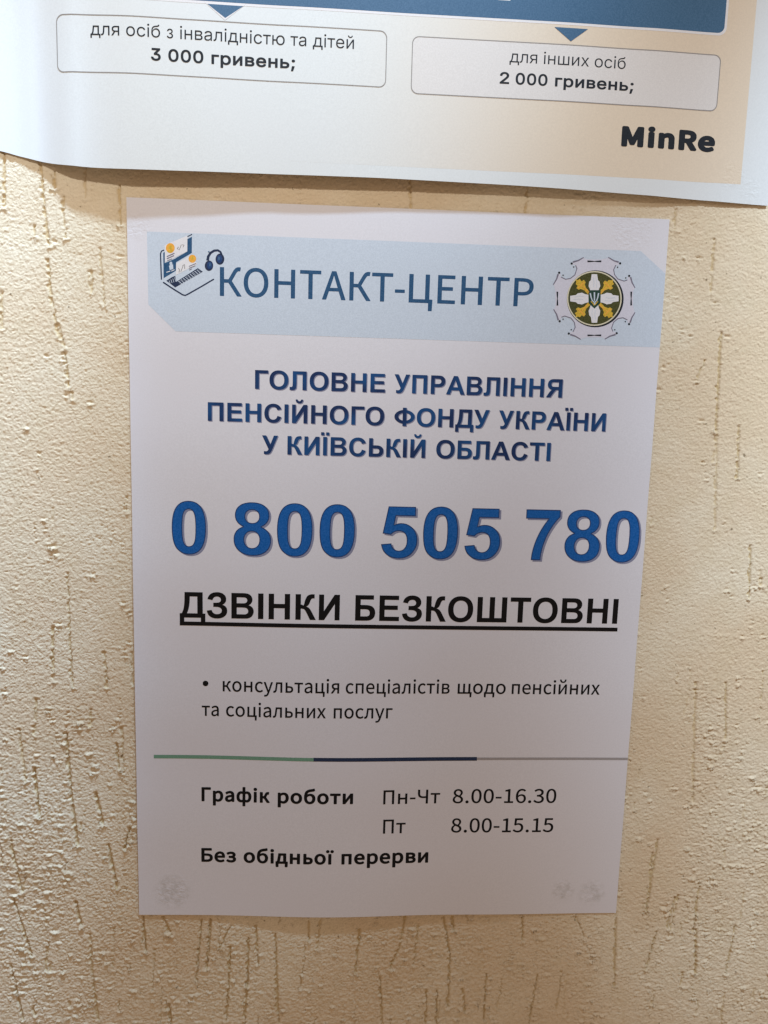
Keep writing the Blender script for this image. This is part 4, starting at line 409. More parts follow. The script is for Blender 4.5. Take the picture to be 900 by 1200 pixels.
PAPER = paper_material('white_paper', (.705, .70, .745))
PAPER2 = paper_material('cool_white_paper', (.70, .735, .745))
M_BAND = ink('pale_blue_print', (196, 207, 220), .55, .045)
M_NAVY = ink('navy_print', (33, 79, 118), .5, .10)
M_HEAD = ink('heading_blue_print', (19, 46, 90), .5, .10, .01, (26, 74, 126), 75)
M_BLUE = ink('strong_blue_print', (0, 90, 165), .5, .10, .02)
M_RIM = ink('dark_blue_rim_print', (22, 60, 112), .5, .10)
M_GHOST = ink('grey_blue_shadow_print', (132, 135, 160), .6, .08)
M_BLACK = ink('black_print', (12, 9, 11), .7, .15, .002)
M_BLACK2 = ink('dark_grey_print', (30, 36, 44), .6, .12, .004)
M_GREEN = ink('sage_green_print', (108, 150, 128), .5, .08)
M_DEEP = ink('dark_navy_print', (24, 42, 74), .5, .10)
M_GREY = ink('light_grey_print', (158, 153, 154), .5, .06)
M_LINE = ink('thin_grey_print', (146, 142, 140), .5, .06)
M_STEEL = ink('steel_blue_print', (62, 100, 133), .5, .07)
M_WHITE = ink('white_print', (222, 221, 224), .55, .02)
M_CREAM = ink('cream_print', (214, 208, 182), .55, .04)
M_OLIVE = ink('olive_green_print', (68, 70, 30), .5, .14)
M_GOLD = ink('gold_print', (208, 172, 56), .5, .14)
M_ORANGE = ink('orange_print', (232, 168, 66), .5, .10)
M_SHIELD = ink('bottle_green_print', (26, 62, 50), .5, .10)
M_FRAME = ink('lavender_white_print', (206, 205, 217), .55, .03)
M_SILVER = ink('silver_grey_print', (120, 116, 132), .5, .1)
M_BOX = ink('off_white_print', (216, 213, 211), .55, .03)

M_BEIGE = paper_material('beige_gradient_print', (.70, .735, .745), lin((220, 205, 184)))

def plaster():
    m, nt, b = nodes('cream_scratched_plaster')
    pos = nt.nodes.new('ShaderNodeNewGeometry').outputs['Position']
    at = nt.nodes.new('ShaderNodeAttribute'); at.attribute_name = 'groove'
    big = noise(nt, pos, 14, 3, .55)
    mid = noise(nt, pos, 95, 3, .6)
    fine = noise(nt, pos, 900, 3, .7)
    c = mixc(nt, maprange(nt, big, .38, .62, 0, 1, True), (.725, .585, .41), (.80, .705, .54))
    c = mixc(nt, maprange(nt, mid, .45, .7, 0, .35), c, (.67, .56, .375))
    c = mixc(nt, maprange(nt, fine, .35, .68, 0, .30), c, (.60, .51, .36))
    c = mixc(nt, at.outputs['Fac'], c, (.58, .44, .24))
    specks = noise(nt, pos, 420, 1, .5)
    c = mixc(nt, maprange(nt, specks, .735, .78, 0, .75), c, (.22, .16, .09))
    nt.links.new(c, b.inputs['Base Color'])
    b.inputs['Roughness'].default_value = .82; b.inputs['Specular IOR Level'].default_value = .2
    bu = nt.nodes.new('ShaderNodeBump'); bu.inputs['Distance'].default_value = .00035; bu.inputs['Strength'].default_value = 1.0
    nt.links.new(noise(nt, pos, 1150, 4, .62), bu.inputs['Height']); nt.links.new(bu.outputs['Normal'], b.inputs['Normal'])
    return m
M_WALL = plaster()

# ------------------------------------------------------------------ the wall: trowelled plaster with scratched runs
rng = np.random.default_rng(11)
RX0, RY0, STEP = -80.0, -372.0, 0.38
NX, NY = 1010, 1290                           # fine area, mm grid
def field(lx, ly, seed, lo=None):
    """smooth random field with feature size lx, ly (mm), unit variance"""
    r = np.random.default_rng(seed)
    w = r.standard_normal((NY, NX))
    fy = np.fft.fftfreq(NY, STEP)[:, None]; fx = np.fft.rfftfreq(NX, STEP)[None, :]
    g = np.exp(-((fx * lx) ** 2 + (fy * ly) ** 2) * 4.0)
    if lo: g = g - np.exp(-((fx * lo) ** 2 + (fy * lo) ** 2) * 4.0)
    f = np.fft.irfft2(np.fft.rfft2(w) * g, s=(NY, NX))
    return (f - f.mean()) / f.std()
xs = RX0 + STEP * np.arange(NX); ys = RY0 + STEP * np.arange(NY)
GX, GY = np.meshgrid(xs, ys)
und = field(26, 40, 1)
peel = field(0.26, 0.23, 2) * 1.15 + field(0.5, 0.42, 12) * .65 + field(0.9, 0.75, 13) * .40 + field(1.8, 1.5, 14) * .3
grit = field(0.65, 0.5, 3, 2.2)
scaly = field(1.25, 0.6, 4, 3.0)
patch = field(9, 26, 5)
tear = field(0.7, 1.0, 6)
low = 1 / (1 + np.exp((GY + 215 - 18 * und) / 28))                      # rougher further down
rough = 1 / (1 + np.exp(-(patch * 1.1 + 2.6 * low - 2.0) * 2.2))
H = 0.10 * und + (0.050 + .030 * low) * peel + 0.030 * grit
H += rough * (0.055 * scaly + 0.02 * peel + 0.05 * np.maximum(tear, 0) ** 1.5)
GRV = np.zeros_like(H)

def window(x, y, r):
    i0 = max(0, int((x - r - RX0) / STEP)); i1 = min(NX, int((x + r - RX0) / STEP) + 2)
    j0 = max(0, int((y - r - RY0) / STEP)); j1 = min(NY, int((y + r - RY0) / STEP) + 2)
    return slice(j0, j1), slice(i0, i1)

def lump(x, y, h, rx, ry, pit=0.0):
    w = window(x, y, 4 * max(rx, ry))
    if H[w].size == 0: return
    dx = (GX[w] - x) / rx + .45 * tear[w]; dy = (GY[w] - y) / ry + .45 * peel[w]
    d = dx ** 2 + dy ** 2
    # a dragged-up crumb: steep lip on top, shallow tail below
    H[w] += h * np.exp(-d ** 1.4)
    if pit: 
        d2 = ((GX[w] - x) / rx) ** 2 + ((GY[w] - y - 1.25 * ry) / (.75 * ry)) ** 2
        H[w] -= pit * np.exp(-d2)

def scratch(pts, depth, width):
    pts = [np.array(p, float) for p in pts]
    x0 = min(p[0] for p in pts) - 3; x1 = max(p[0] for p in pts) + 3
    y0 = min(p[1] for p in pts) - 3; y1 = max(p[1] for p in pts) + 3
    a, b = window((x0 + x1) / 2, (y0 + y1) / 2, max(x1 - x0, y1 - y0) / 2)
    i0 = max(0, int((x0 - RX0) / STEP)); i1 = min(NX, int((x1 - RX0) / STEP) + 1)
    w = (a, slice(i0, i1))
    if H[w].size == 0: return
    X = GX[w] + .24 * tear[w] + .06 * scaly[w]; Y = GY[w]
    best = np.full(X.shape, 1e9); side = np.zeros(X.shape)
    for p, q in zip(pts, pts[1:]):
        v = q - p; L = v @ v
        t = np.clip(((X - p[0]) * v[0] + (Y - p[1]) * v[1]) / L, 0, 1)
        ex = X - (p[0] + t * v[0]); ey = Y - (p[1] + t * v[1])
        d = np.hypot(ex, ey); m = d < best
        best[m] = d[m]; side[m] = np.sign(ex)[m]
    wid = width * np.clip(1 + .4 * tear[w] + .15 * peel[w], .3, 1.8)
    g = np.exp(-(best / wid) ** 4)
    H[w] -= depth * g
    H[w] += .12 * depth * np.exp(-((best - 2.4 * width) / (1.1 * width)) ** 2) * (1 + .6 * tear[w])
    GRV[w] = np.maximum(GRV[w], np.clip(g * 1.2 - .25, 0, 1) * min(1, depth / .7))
    e = pts[-1]
    lump(e[0] + .2, e[1] - .7, .55 * depth / .6, random.uniform(.8, 1.5), random.uniform(.5, .8))
    s = pts[0]
    H[window(s[0], s[1], 2.4)] -= .22 * np.exp(-(((GX[window(s[0], s[1], 2.4)] - s[0]) / 1.1) ** 2 + ((GY[window(s[0], s[1], 2.4)] - s[1]) / .5) ** 2))

random.seed(5)
for g in GROOVES:
    g = [(x, y) for x, y in g]
    up = g[0][1] > -215
    scratch(g, random.uniform(.42, .66) * (1.05 if up else 1.5), random.uniform(.36, .6))
# many shorter runs, thickest in the lower part of the wall
n = 0
while n < 330:
    x = random.uniform(-78, 300); y = random.uniform(-370, 112)
    if 2 < x < 200 and -290 < y < -6: n += 1; continue
    p = .18 if y > -120 else (.42 if y > -215 else 1.0)
    if random.random() > p: n += .35; continue
    n += 1
    L = random.choice((2.5, 4, 6, 9, 14, 20)); lean = random.gauss(-.02, .07)
    mid = (x + lean * L / 2 + random.gauss(0, .4), y - L / 2)
    scratch([(x, y), mid, (x + lean * L, y - L)], random.uniform(.2, .6), random.uniform(.22, .46))
def rough_at(x, y):
    i = int((x - RX0) / STEP); j = int((y - RY0) / STEP)
    return rough[min(NY - 1, max(0, j)), min(NX - 1, max(0, i))]
# crumbs pushed up by the trowel, each with a hollow above it, in loose downward chains
for k in range(6200):
    x = random.uniform(-78, 300); y = random.uniform(-370, 112)
    p = .03 if y > -110 else (.10 if y > -200 else .26)
    if random.random() > p + .60 * rough_at(x, y): continue
    if 1 < x < 207 and -292 < y < -4: continue
    for q in range(random.choice((1, 1, 2, 3))):
        big = random.random() ** 2
        lump(x + random.gauss(0, .9), y - q * random.uniform(1.6, 3.2), .26 + .48 * big, .42 + .95 * big, .32 + .48 * big, random.uniform(.2, .8))
# single gouges and pits in the smoother upper part
for px_, py_, sx_, sy_ in ((223.0, -14.0, 1.5, .7), (218.5, -42, 1.0, .6), (222.5, -44.5, 1.1, .5), (213.5, -39.0, .8, .6), (237.5, -44, 1.3, .9), (231.5, -31, 1.2, .5), (212.5, -57.0, .9, 1.1), (211, -66, 1.2, .8), (226, -62, 1.1, .6), (230, -78, 1.2, .7), (-27.5, -17, .9, 1.0), (-3, -21.5, 1.1, .7), (-32, -60, .8, .8), (-36, -98, .8, .9), (209, -80, 1, .8), (232, -95, .9, .7), (-25, -75, .6, .7)):
    lump(px_, py_ - sy_, .32, sx_ * .9, sy_ * .8, .0)
    w = window(px_, py_, 4)
    H[w] -= .75 * np.exp(-(((GX[w] - px_ + .3 * (GY[w] - py_) + .2 * tear[w]) / sx_) ** 2 + ((GY[w] - py_) / (sy_ * .7)) ** 2) ** 1.5)
# the flat trowel mark with a ridge on its upper edge, right of the notice
w = (slice(int((-190 - RY0) / STEP), int((-160 - RY0) / STEP)), slice(int((225 - RX0) / STEP), int((245 - RX0) / STEP)))
inside = 1 / (1 + np.exp(-(6.0 - np.abs(GX - 244 + .5 * tear)) * 2.5)) / (1 + np.exp(-(14 - np.abs(GY + 183 + .5 * tear)) * 2.5))
H += .22 * inside
H += .25 * np.exp(-((GY + 168.3 - .5 * tear) / .6) ** 2) * (np.abs(GX - 244) < 6.2)
H = np.clip(H, -1.2, 1.0)
beneath = ((GX > -1) & (GX < 211) & (GY > -298) & (GY < 1)) | (GY > 6)
H = np.where(beneath, np.minimum(H, .45), H)

# grid lines: the fine area, then ever wider cells out to the rest of the wall
def grow(start, stop, first):
    out = []; s = first; v = start
    while abs(v - start) < abs(stop - start):
        v += s; out.append(v); s *= 1.22
    return out
ix = np.arange(8, NX - 8); iy = np.arange(8, NY - 8)
cx = xs[ix]; cy = ys[iy]
lx = grow(cx[0], -1300, -1.0)[::-1]; rx = grow(cx[-1], 1500, 1.0)
ly = grow(cy[0], -1500, -1.0)[::-1]; ry = grow(cy[-1], 1100, 1.0)
VX = np.concatenate([lx, cx, rx]); VY = np.concatenate([ly, cy, ry])
def sample(F, fade=True):
    out = np.zeros((len(VY), len(VX)))
    jj = np.clip(((VY - RY0) / STEP).round().astype(int), 0, NY - 1); ii = np.clip(((VX - RX0) / STEP).round().astype(int), 0, NX - 1)
    out[:] = F[np.ix_(jj, ii)]
    # beyond the fine area the relief repeats from elsewhere in the field instead of being stretched
    oj = (np.abs((VY * 3.1).astype(int)) % (NY - 4)); oi = (np.abs((VX * 2.7).astype(int)) % (NX - 4))
    alt = F[np.ix_(oj, oi)]
    mx = (VX < RX0) | (VX > xs[-1]); my = (VY < RY0) | (VY > ys[-1])
    out = np.where(mx[None, :] | my[:, None], alt * .35, out)
    return out
HH = sample(H); GG = sample(GRV)
nx_, ny_ = len(VX), len(VY)
MX, MY = np.meshgrid(VX, VY)
co = np.empty((ny_ * nx_, 3), np.float32)
co[:, 0] = MX.ravel() * .001; co[:, 1] = -HH.ravel() * .001; co[:, 2] = Z0 + MY.ravel() * .001
idx = np.arange(ny_ * nx_).reshape(ny_, nx_)
quads = np.stack([idx[:-1, :-1], idx[:-1, 1:], idx[1:, 1:], idx[1:, :-1]], -1).reshape(-1, 4)
me = bpy.data.meshes.new('plaster_wall')
me.vertices.add(len(co)); me.vertices.foreach_set('co', co.ravel())
me.loops.add(quads.size); me.loops.foreach_set('vertex_index', quads.ravel().astype(np.int32))
me.polygons.add(len(quads)); me.polygons.foreach_set('loop_start', np.arange(0, quads.size, 4, dtype=np.int32))
me.polygons.foreach_set('use_smooth', np.ones(len(quads), bool))
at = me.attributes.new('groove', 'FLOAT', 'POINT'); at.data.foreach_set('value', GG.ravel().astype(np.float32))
me.materials.append(M_WALL); me.update(calc_edges=True)
wall = bpy.data.objects.new('plaster_wall', me); col.objects.link(wall)
wall['kind'] = 'structure'
wall['label'] = 'cream scratched plaster wall behind the two paper sheets'

# ------------------------------------------------------------------ flat print that follows a sheet's surface
def evenodd(px, py, cs):
    c = False
    for poly in cs:
        j = len(poly) - 1
        for i in range(len(poly)):
            xi, yi = poly[i]; xj, yj = poly[j]
            if (yi > py) != (yj > py) and px < (xj - xi) * (py - yi) / (yj - yi) + xi: c = not c
            j = i
    return c

def fill(cs):
    """triangles inside a set of closed outlines (holes by the even-odd rule)"""
    vs = []; es = []
    for c in cs:
        o = len(vs); k = len(c)
        vs += [Vector(p) for p in c]; es += [(o + i, o + (i + 1) % k) for i in range(k)]
    r = delaunay_2d_cdt(vs, es, [], 0, 1e-7)
    V, Fc = r[0], r[2]
    out = []
    for f in Fc:
        if len(f) < 3: continue
        cx_ = sum(V[i].x for i in f) / len(f); cy_ = sum(V[i].y for i in f) / len(f)
        if evenodd(cx_, cy_, cs): out.append([(V[i].x, V[i].y) for i in f])
    return out

_glyphs = {}
def glyph(font, ch):
    if (font, ch) not in _glyphs:
        adv, cs = FONTS[font][ch]
        polys = []
        for c in cs:
            v = [int(t) for t in c.split()]
            polys.append([(v[i], v[i + 1]) for i in range(0, len(v), 2)])
        x0 = min(p[0] for c in polys for p in c); x1 = max(p[0] for c in polys for p in c)
        _glyphs[font, ch] = (adv, fill(polys), x0, x1)
    return _glyphs[font, ch]
GROWN = {'grotesque_bold': 0, 'humanist': 9, 'humanist_bold': 32, 'humanist_black': 56, 'plain': -3, 'plain_bold': 24}   # how far each outline was thickened

def word(font, s, x0, x1, y, cap, inner=None, dx=0, dy=0):
    """one word set so that its ink runs from x0 to x1 (mm) on baseline y"""
    pen = 0; items = []
    for ch in s:
        g = glyph(font, ch); items.append((ch, pen)); pen += g[0]
    lo = glyph(font, s[0])[2]; hi = items[-1][1] + glyph(font, s[-1])[3]
    sx = (x1 - x0) / (hi - lo); sy = cap / (716 + 2 * GROWN[font]); y = y + GROWN[font] * sy
    tris = []
    for ch, p in items:
        for t in glyph(inner or font, ch)[1]:
            tris.append([(x0 + (p - lo + a) * sx + dx, y + b * sy + dy) for a, b in t])
    return tris

def line(font, words, y, cap, **k):
    out = []
    for s, x0, x1 in words: out += word(font, s, x0, x1, y, cap, **k)
    return out

def printed(name, tris, lift, level, mat, parent, step=5.0, label=None):
    """link flat polygons (mm) as one mesh lying on a sheet; level = ink layer"""
    bm = bmesh.new()
    for t in tris:
        try: bm.faces.new([bm.verts.new((a, b, 0)) for a, b in t])
        except ValueError: pass
    bmesh.ops.remove_doubles(bm, verts=bm.verts, dist=1e-4)
    X = [v.co.x for v in bm.verts]; Y = [v.co.y for v in bm.verts]
    for axis, (a, b) in enumerate(((min(X), max(X)), (min(Y), max(Y)))):
        k = math.ceil(a / step) * step
        while k < b:
            if k > a:
                nrm = (1, 0, 0) if axis == 0 else (0, 1, 0); pt = (k, 0, 0) if axis == 0 else (0, k, 0)
                bmesh.ops.bisect_plane(bm, geom=bm.verts[:] + bm.edges[:] + bm.faces[:], plane_co=pt, plane_no=nrm, dist=1e-5)
            k += step
    for v in bm.verts:
        x, y = v.co.x, v.co.y
        v.co = P(x, y, lift(x, y) + .03 + .02 * level) - parent.location
    bmesh.ops.recalc_face_normals(bm, faces=bm.faces)
    s = sum(f.normal.y * f.calc_area() for f in bm.faces)
    if s > 0: bmesh.ops.reverse_faces(bm, faces=bm.faces)
    me = bpy.data.meshes.new(name); bm.to_mesh(me); bm.free()
    for p in me.polygons:
        p.use_smooth = True
    me.materials.append(mat)
    o = bpy.data.objects.new(name, me); col.objects.link(o)
    if parent.type == 'EMPTY' or True:
        o.parent = parent
    if parent.type != 'EMPTY':
        o.location = (0, 0, 0)
    if label: o['label'] = label
    return o

def thing(name, loc, label, cat, group=None):
    o = bpy.data.objects.new(name, None); col.objects.link(o)
    o.location = loc; o.empty_display_size = .02
    o['label'] = label; o['category'] = cat
    if group: o['group'] = group
    return o

def sheet(name, x_edges, y_of, lift, mat, parent, rows):
    """paper 0.1 mm thick: columns at x_edges, each column running between its own bottom and top"""
    bm = bmesh.new(); n_ = len(x_edges)
    front = []; back = []
    for i, t in enumerate(x_edges):
        cf = []; cb = []
        for j in range(rows + 1):
            x, y = y_of(t, j / rows)
            l = lift(x, y)
            cf.append(bm.verts.new(P(x, y, l) - parent.location)); cb.append(bm.verts.new(P(x, y, l - .10) - parent.location))
        front.append(cf); back.append(cb)
    for i in range(n_ - 1):
        for j in range(rows):
            bm.faces.new((front[i][j], front[i + 1][j], front[i + 1][j + 1], front[i][j + 1]))
            bm.faces.new((back[i][j], back[i][j + 1], back[i + 1][j + 1], back[i + 1][j]))
    # the cut edge has vertices of its own so that it stays crisp
    loop = [(i, 0) for i in range(n_)] + [(n_ - 1, j) for j in range(1, rows + 1)] + [(i, rows) for i in range(n_ - 2, -1, -1)] + [(0, j) for j in range(rows - 1, 0, -1)]
    rim = [(bm.verts.new(front[i][j].co), bm.verts.new(back[i][j].co)) for i, j in loop]
    for (f0, b0), (f1, b1) in zip(rim, rim[1:] + rim[:1]):
        bm.faces.new((b0, b1, f1, f0))
    me = bpy.data.meshes.new(name); bm.to_mesh(me); bm.free()
    for p in me.polygons: p.use_smooth = p.area > 4e-7
    me.materials.append(mat)
    o = bpy.data.objects.new(name, me); col.objects.link(o); o.parent = parent
    return o

def ring(cx_, cy_, rx_, ry_=None, k=36, a0=0, a1=360):
    ry_ = ry_ or rx_
    full = abs(a1 - a0) >= 360
    m = k if full else k + 1
    return [(cx_ + rx_ * math.cos(math.radians(a0 + (a1 - a0) * i / k)), cy_ + ry_ * math.sin(math.radians(a0 + (a1 - a0) * i / k))) for i in range(m)]

def stroke(pts, w0, w1=None):
    """one mitred outline for a line of given width, tapering from w0 to w1"""
    w1 = w0 if w1 is None else w1; n_ = len(pts); L = []; R_ = []
    for i, p in enumerate(pts):
        a = pts[max(0, i - 1)]; b = pts[min(n_ - 1, i + 1)]
        dx = b[0] - a[0]; dy = b[1] - a[1]; q = math.hypot(dx, dy) or 1
        w = (w0 + (w1 - w0) * i / (n_ - 1)) / 2
        L.append((p[0] - dy / q * w, p[1] + dx / q * w)); R_.append((p[0] + dy / q * w, p[1] - dx / q * w))
    return L + R_[::-1]

def rect(x0, y0, x1, y1): return [(x0, y0), (x1, y0), (x1, y1), (x0, y1)]

def rounded(x0, y0, x1, y1, r):
    out = []
    for cx_, cy_, a in ((x1 - r, y0 + r, -90), (x1 - r, y1 - r, 0), (x0 + r, y1 - r, 90), (x0 + r, y0 + r, 180)):
        out += ring(cx_, cy_, r, k=6, a0=a, a1=a + 90)
    return out

# ------------------------------------------------------------------ the contact centre notice
L1 = lift_notice
notice = thing('paper_notice', P(105, -297, 1.0), 'white upright notice with pale blue title band and large blue phone number, fully in view', 'notice')
def notice_xy(t, v):
    x = 210 * t; y = -297 + 297 * v
    return x, y
sheet('paper', [i / 150 for i in range(151)], notice_xy, L1, PAPER, notice, 210)

printed('title_band', fill([[(7.5, -12.2), (199.4, -12.4), (209.9, -20.6), (209.9, -49.3), (18.0, -49.2), (7.7, -39.4)]]), L1, 0, M_BAND, notice,
        label='pale blue title band with a snipped corner at each end')
printed('title_text', line('humanist', [('КОНТАКТ', 35.1, 102.1), ('-', 102.9, 106.8), ('ЦЕНТР', 108.4, 157.6)], -35.2, 10.85), L1, 1, M_NAVY, notice, label='thin navy lettering КОНТАКТ-ЦЕНТР')

HEADS = [([('ГОЛОВНЕ', 48.8, 100.1), ('УПРАВЛІННЯ', 103.8, 171.4)], -70.35, 7.3),
         ([('ПЕНСІЙНОГО', 30.3, 100.1), ('ФОНДУ', 104.2, 142.5), ('УКРАЇНИ', 146.3, 190.0)], -83.4, 7.3),
         ([('У', 51.7, 58.0), ('КИЇВСЬКІЙ', 61.8, 117.0), ('ОБЛАСТІ', 121.5, 168.1)], -95.95, 7.38)]
for ws, y, h in HEADS:
    o = printed('heading_line', line('grotesque_bold', ws, y, h), L1, 1, M_HEAD, notice, label='bold navy heading line ' + ' '.join(w_[0] for w_ in ws))
    printed('print_shadow', line('grotesque_bold', ws, y, h, dx=.34, dy=-.30), L1, 0, M_GHOST, notice)
    
PH = [('0', 15.7, 29.4), ('800', 40.5, 89.5), ('505', 100.3, 149.4), ('780', 159.6, 207.6)]
printed('phone_number', line('grotesque_bold', PH, -137.15, 21.5), L1, 1, M_RIM, notice, label='dark blue rims of the digits 0 800 505 780')
printed('phone_number_fill', line('grotesque_bold', PH, -137.15, 21.5, inner='grotesque_inner'), L1, 2, M_BLUE, notice, label='strong blue digits 0 800 505 780')
printed('phone_number_shadow', line('grotesque_bold', PH, -137.15, 21.5, dx=.75, dy=-.6), L1, 0, M_GHOST, notice)

printed('free_calls_text', line('grotesque_bold', [('ДЗВІНКИ', 18.6, 84.0), ('БЕЗКОШТОВНІ', 90.4, 200.8)], -163.85, 10.75), L1, 1, M_BLACK, notice, label='bold black underlined words ДЗВІНКИ БЕЗКОШТОВНІ')
printed('text_underline', fill([rect(18.6, -167.2, 201.2, -165.55)]), L1, 2, M_BLACK, notice)

printed('bullet_point', fill([ring(29.0, -191.9, 1.2, k=16)]), L1, 1, M_BLACK, notice)
printed('service_text', line('humanist', [('консультація', 36.1, 84.5), ('спеціалістів', 87.2, 131.0), ('щодо', 134.4, 154.9), ('пенсійних', 157.5, 195.4)], -195.15, 5.95), L1, 1, M_BLACK, notice)
printed('service_text', line('humanist', [('та', 27.4, 34.5), ('соціальних', 37.5, 79.1), ('послуг', 82.4, 107.1)], -206.0, 5.95), L1, 1, M_BLACK, notice)
printed('divider_line', fill([rect(7.3, -225.05, 74.3, -223.5)]), L1, 1, M_GREEN, notice, label='sage green left third of the dividing line')
printed('divider_line', fill([rect(74.3, -225.05, 144.0, -223.4)]), L1, 1, M_DEEP, notice, label='dark navy middle third of the dividing line')
printed('divider_line', fill([rect(144.0, -224.75, 209.95, -223.65)]), L1, 1, M_GREY, notice, label='light grey right third of the dividing line')
printed('schedule_title', line('humanist_bold', [('Графік', 27.1, 56.0), ('роботи', 59.4, 91.4)], -244.15, 6.35), L1, 1, M_BLACK, notice)
printed('opening_hours', line('humanist', [('Пн-Чт', 104.3, 128.8), ('8.00-16.30', 134.3, 179.6)], -244.5, 6.4), L1, 1, M_BLACK, notice)
printed('opening_hours', line('humanist', [('Пт', 104.6, 114.3), ('8.00-15.15', 134.2, 179.1)], -258.05, 6.45), L1, 1, M_BLACK, notice)
printed('no_break_text', line('humanist_bold', [('Без', 26.9, 41.8), ('обідньої', 45.0, 83.7), ('перерви', 87.0, 124.7)], -272.0, 6.45), L1, 1, M_BLACK, notice)

# the printed laptop picture at the left end of the band (drawn in its own 900 x 900 units)
def lap(poly): return [(10.05 + X * 29.09 / 900 - Y * .38 / 900, -11.73 + X * 1.09 / 900 - Y * 28.57 / 900) for X, Y in poly]
def lapfill(polys): 
    out = []
    for c in polys: out += fill([lap(c)])
    return out
laptop = printed('laptop_picture', lapfill([stroke([(92, 575), (86, 430), (80, 270), (92, 240), (122, 228)], 15), stroke([(112, 605), (240, 690), (345, 755), (375, 762), (410, 745), (560, 660), (712, 570)], 17),
        stroke([(395, 72), (450, 45)], 12)]), L1, 1, M_DEEP, notice, label='small printed picture of an open laptop with chat bubbles')
def sub(name, polys, level, mat, parent=laptop):
    o = printed(name, lapfill(polys), L1, level, mat, notice)
    o.parent = parent; return o
sub('screen', [[(112, 262), (130, 245), (130, 380), (265, 322), (262, 470), (118, 558)], [(395, 100), (448, 72), (448, 262), (262, 372), (258, 322), (395, 245)]], 1, M_NAVY)
sub('chat_bubble', [[(128, 170), (395, 60), (395, 243), (135, 370)], [(264, 385), (440, 290), (516, 392), (264, 520)]], 2, M_WHITE)
sub('avatar', [ring(195, 205, 52, 58, k=20), ring(455, 330, 45, 47, k=20)], 3, M_ORANGE)
sub('avatar_face', [ring(197, 200, 22, 24, k=12), ring(457, 322, 18, 18, k=12), [(160, 240), (228, 226), (215, 252), (175, 258)]], 4, M_GOLD)
sub('chat_marks', [stroke([(155, 305), (245, 265)], 13), stroke([(155, 330), (240, 292)], 13), stroke([(160, 352), (215, 330)], 9), stroke([(415, 420), (500, 385)], 10), stroke([(418, 440), (490, 412)], 9), stroke([(420, 462), (450, 448)], 9)], 3, M_SILVER)
sub('chat_marks', [stroke([(292, 190), (275, 215), (294, 218)], 9), stroke([(300, 228), (325, 165)], 8), stroke([(335, 165), (356, 172), (345, 195)], 9),
                   stroke([(292, 440), (306, 462), (298, 490)], 9), stroke([(320, 482), (352, 400)], 8), stroke([(340, 412), (364, 396), (366, 448)], 9)], 3, M_LINE)
sub('screen_figure', [ring(203, 385, 17, 22, k=12), [(180, 410), (228, 395), (232, 450), (190, 462)]], 2, M_BAND)
sub('screen_figure', [stroke([(150, 488), (196, 474)], 9), stroke([(208, 474), (246, 458)], 9)], 2, M_WHITE)
sub('keyboard', [[(150, 588), (215, 545), (255, 530), (268, 600), (520, 440), (580, 482), (255, 668), (232, 648)]], 1, M_DEEP)
keys = []
for r_ in range(3):
    for c_ in range(9):
        X = 290 + c_ * 27 + r_ * 13; Y = 598 - c_ * 16.6 + r_ * 13
        keys.append([(X, Y), (X + 15, Y - 9), (X + 22, Y - 3), (X + 7, Y + 6)])
for c_ in range(4): keys.append(stroke([(182 + c_ * 22, 585 - c_ * 12), (196 + c_ * 22, 622 - c_ * 8)], 6))
sub('key_rows', keys, 2, M_BAND)
phones = sub('headphones', [stroke([(635, 352), (642, 305), (668, 262), (712, 235), (755, 232), (785, 250), (800, 285)], 34, 22), ring(652, 412, 50, 62, k=24), ring(780, 335, 52, 66, k=24)], 1, M_DEEP)
phones['label'] = 'navy printed headphones beside the laptop'
sub('ear_cushion', [ring(660, 408, 30, 44, k=20), ring(775, 333, 32, 46, k=20)], 2, M_RIM)
sub('ear_cushion', [ring(664, 402, 11, 20, k=14), ring(770, 328, 13, 20, k=14), stroke([(640, 252), (655, 244)], 15)], 3, M_STEEL)

# the round emblem at the right end of the band
def emb(poly): return [(182.06 + (X * .342 + Y * -.022) / 8.18, -31.19 + (X * .012 + Y * .329) / 8.18) for X, Y in poly]   # units of the drawing, y up
def rot(poly, k):
    for _ in range(k): poly = [(-y, x) for x, y in poly]
    return poly
def embfill(polys): 
    out = []
    for c in polys: out += fill([emb(c)])
    return out
quarter = [(70, 372), (140, 388), (200, 352), (232, 340), (236, 322), (205, 316), (188, 270), (190, 235), (212, 200), (245, 178), (285, 170), (318, 182), (325, 212), (342, 206), (352, 165), (388, 105), (372, 70)]
frame = []
for k in range(4): frame += rot(quarter, k) if k == 0 else []
out_ = []
for k in (0, 3, 2, 1): out_ += rot(quarter, k)
emblem = printed('round_emblem', fill([emb(out_)]), L1, 1, M_FRAME, notice, label='round printed emblem with white cross and scrolled silver frame')
def esub(name, polys, level, mat, even=False):
    o = printed(name, fill([emb(c) for c in polys]) if even else embfill(polys), L1, level, mat, notice, step=2.5)
    o.parent = emblem; return o
scr = []; dots = []; bars = []
for k in range(4):
    scr.append(rot(stroke([(132, 392), (185, 360), (232, 345)], 9, 16), k))
    scr.append(rot(stroke([(205, 318), (184, 275), (192, 228), (225, 186), (285, 166), (316, 178)], 9), k))
    scr.append(rot(stroke([(346, 205), (362, 150), (390, 102)], 16, 9), k))
    dots += [rot(ring(246, 335, 11, k=10), k), rot(ring(333, 216, 11, k=10), k), rot(ring(222, 298, 7, k=8), k), rot(ring(300, 197, 7, k=8), k)]
    bars.append(rot([(-66, 362), (-66, 345), (-22, 347), (0, 350), (22, 347), (66, 345), (66, 362), (22, 359), (0, 356), (-22, 359)], k))
esub('scroll_lines', scr, 2, M_SILVER)
esub('scroll_studs', dots + bars, 3, M_BLACK2)
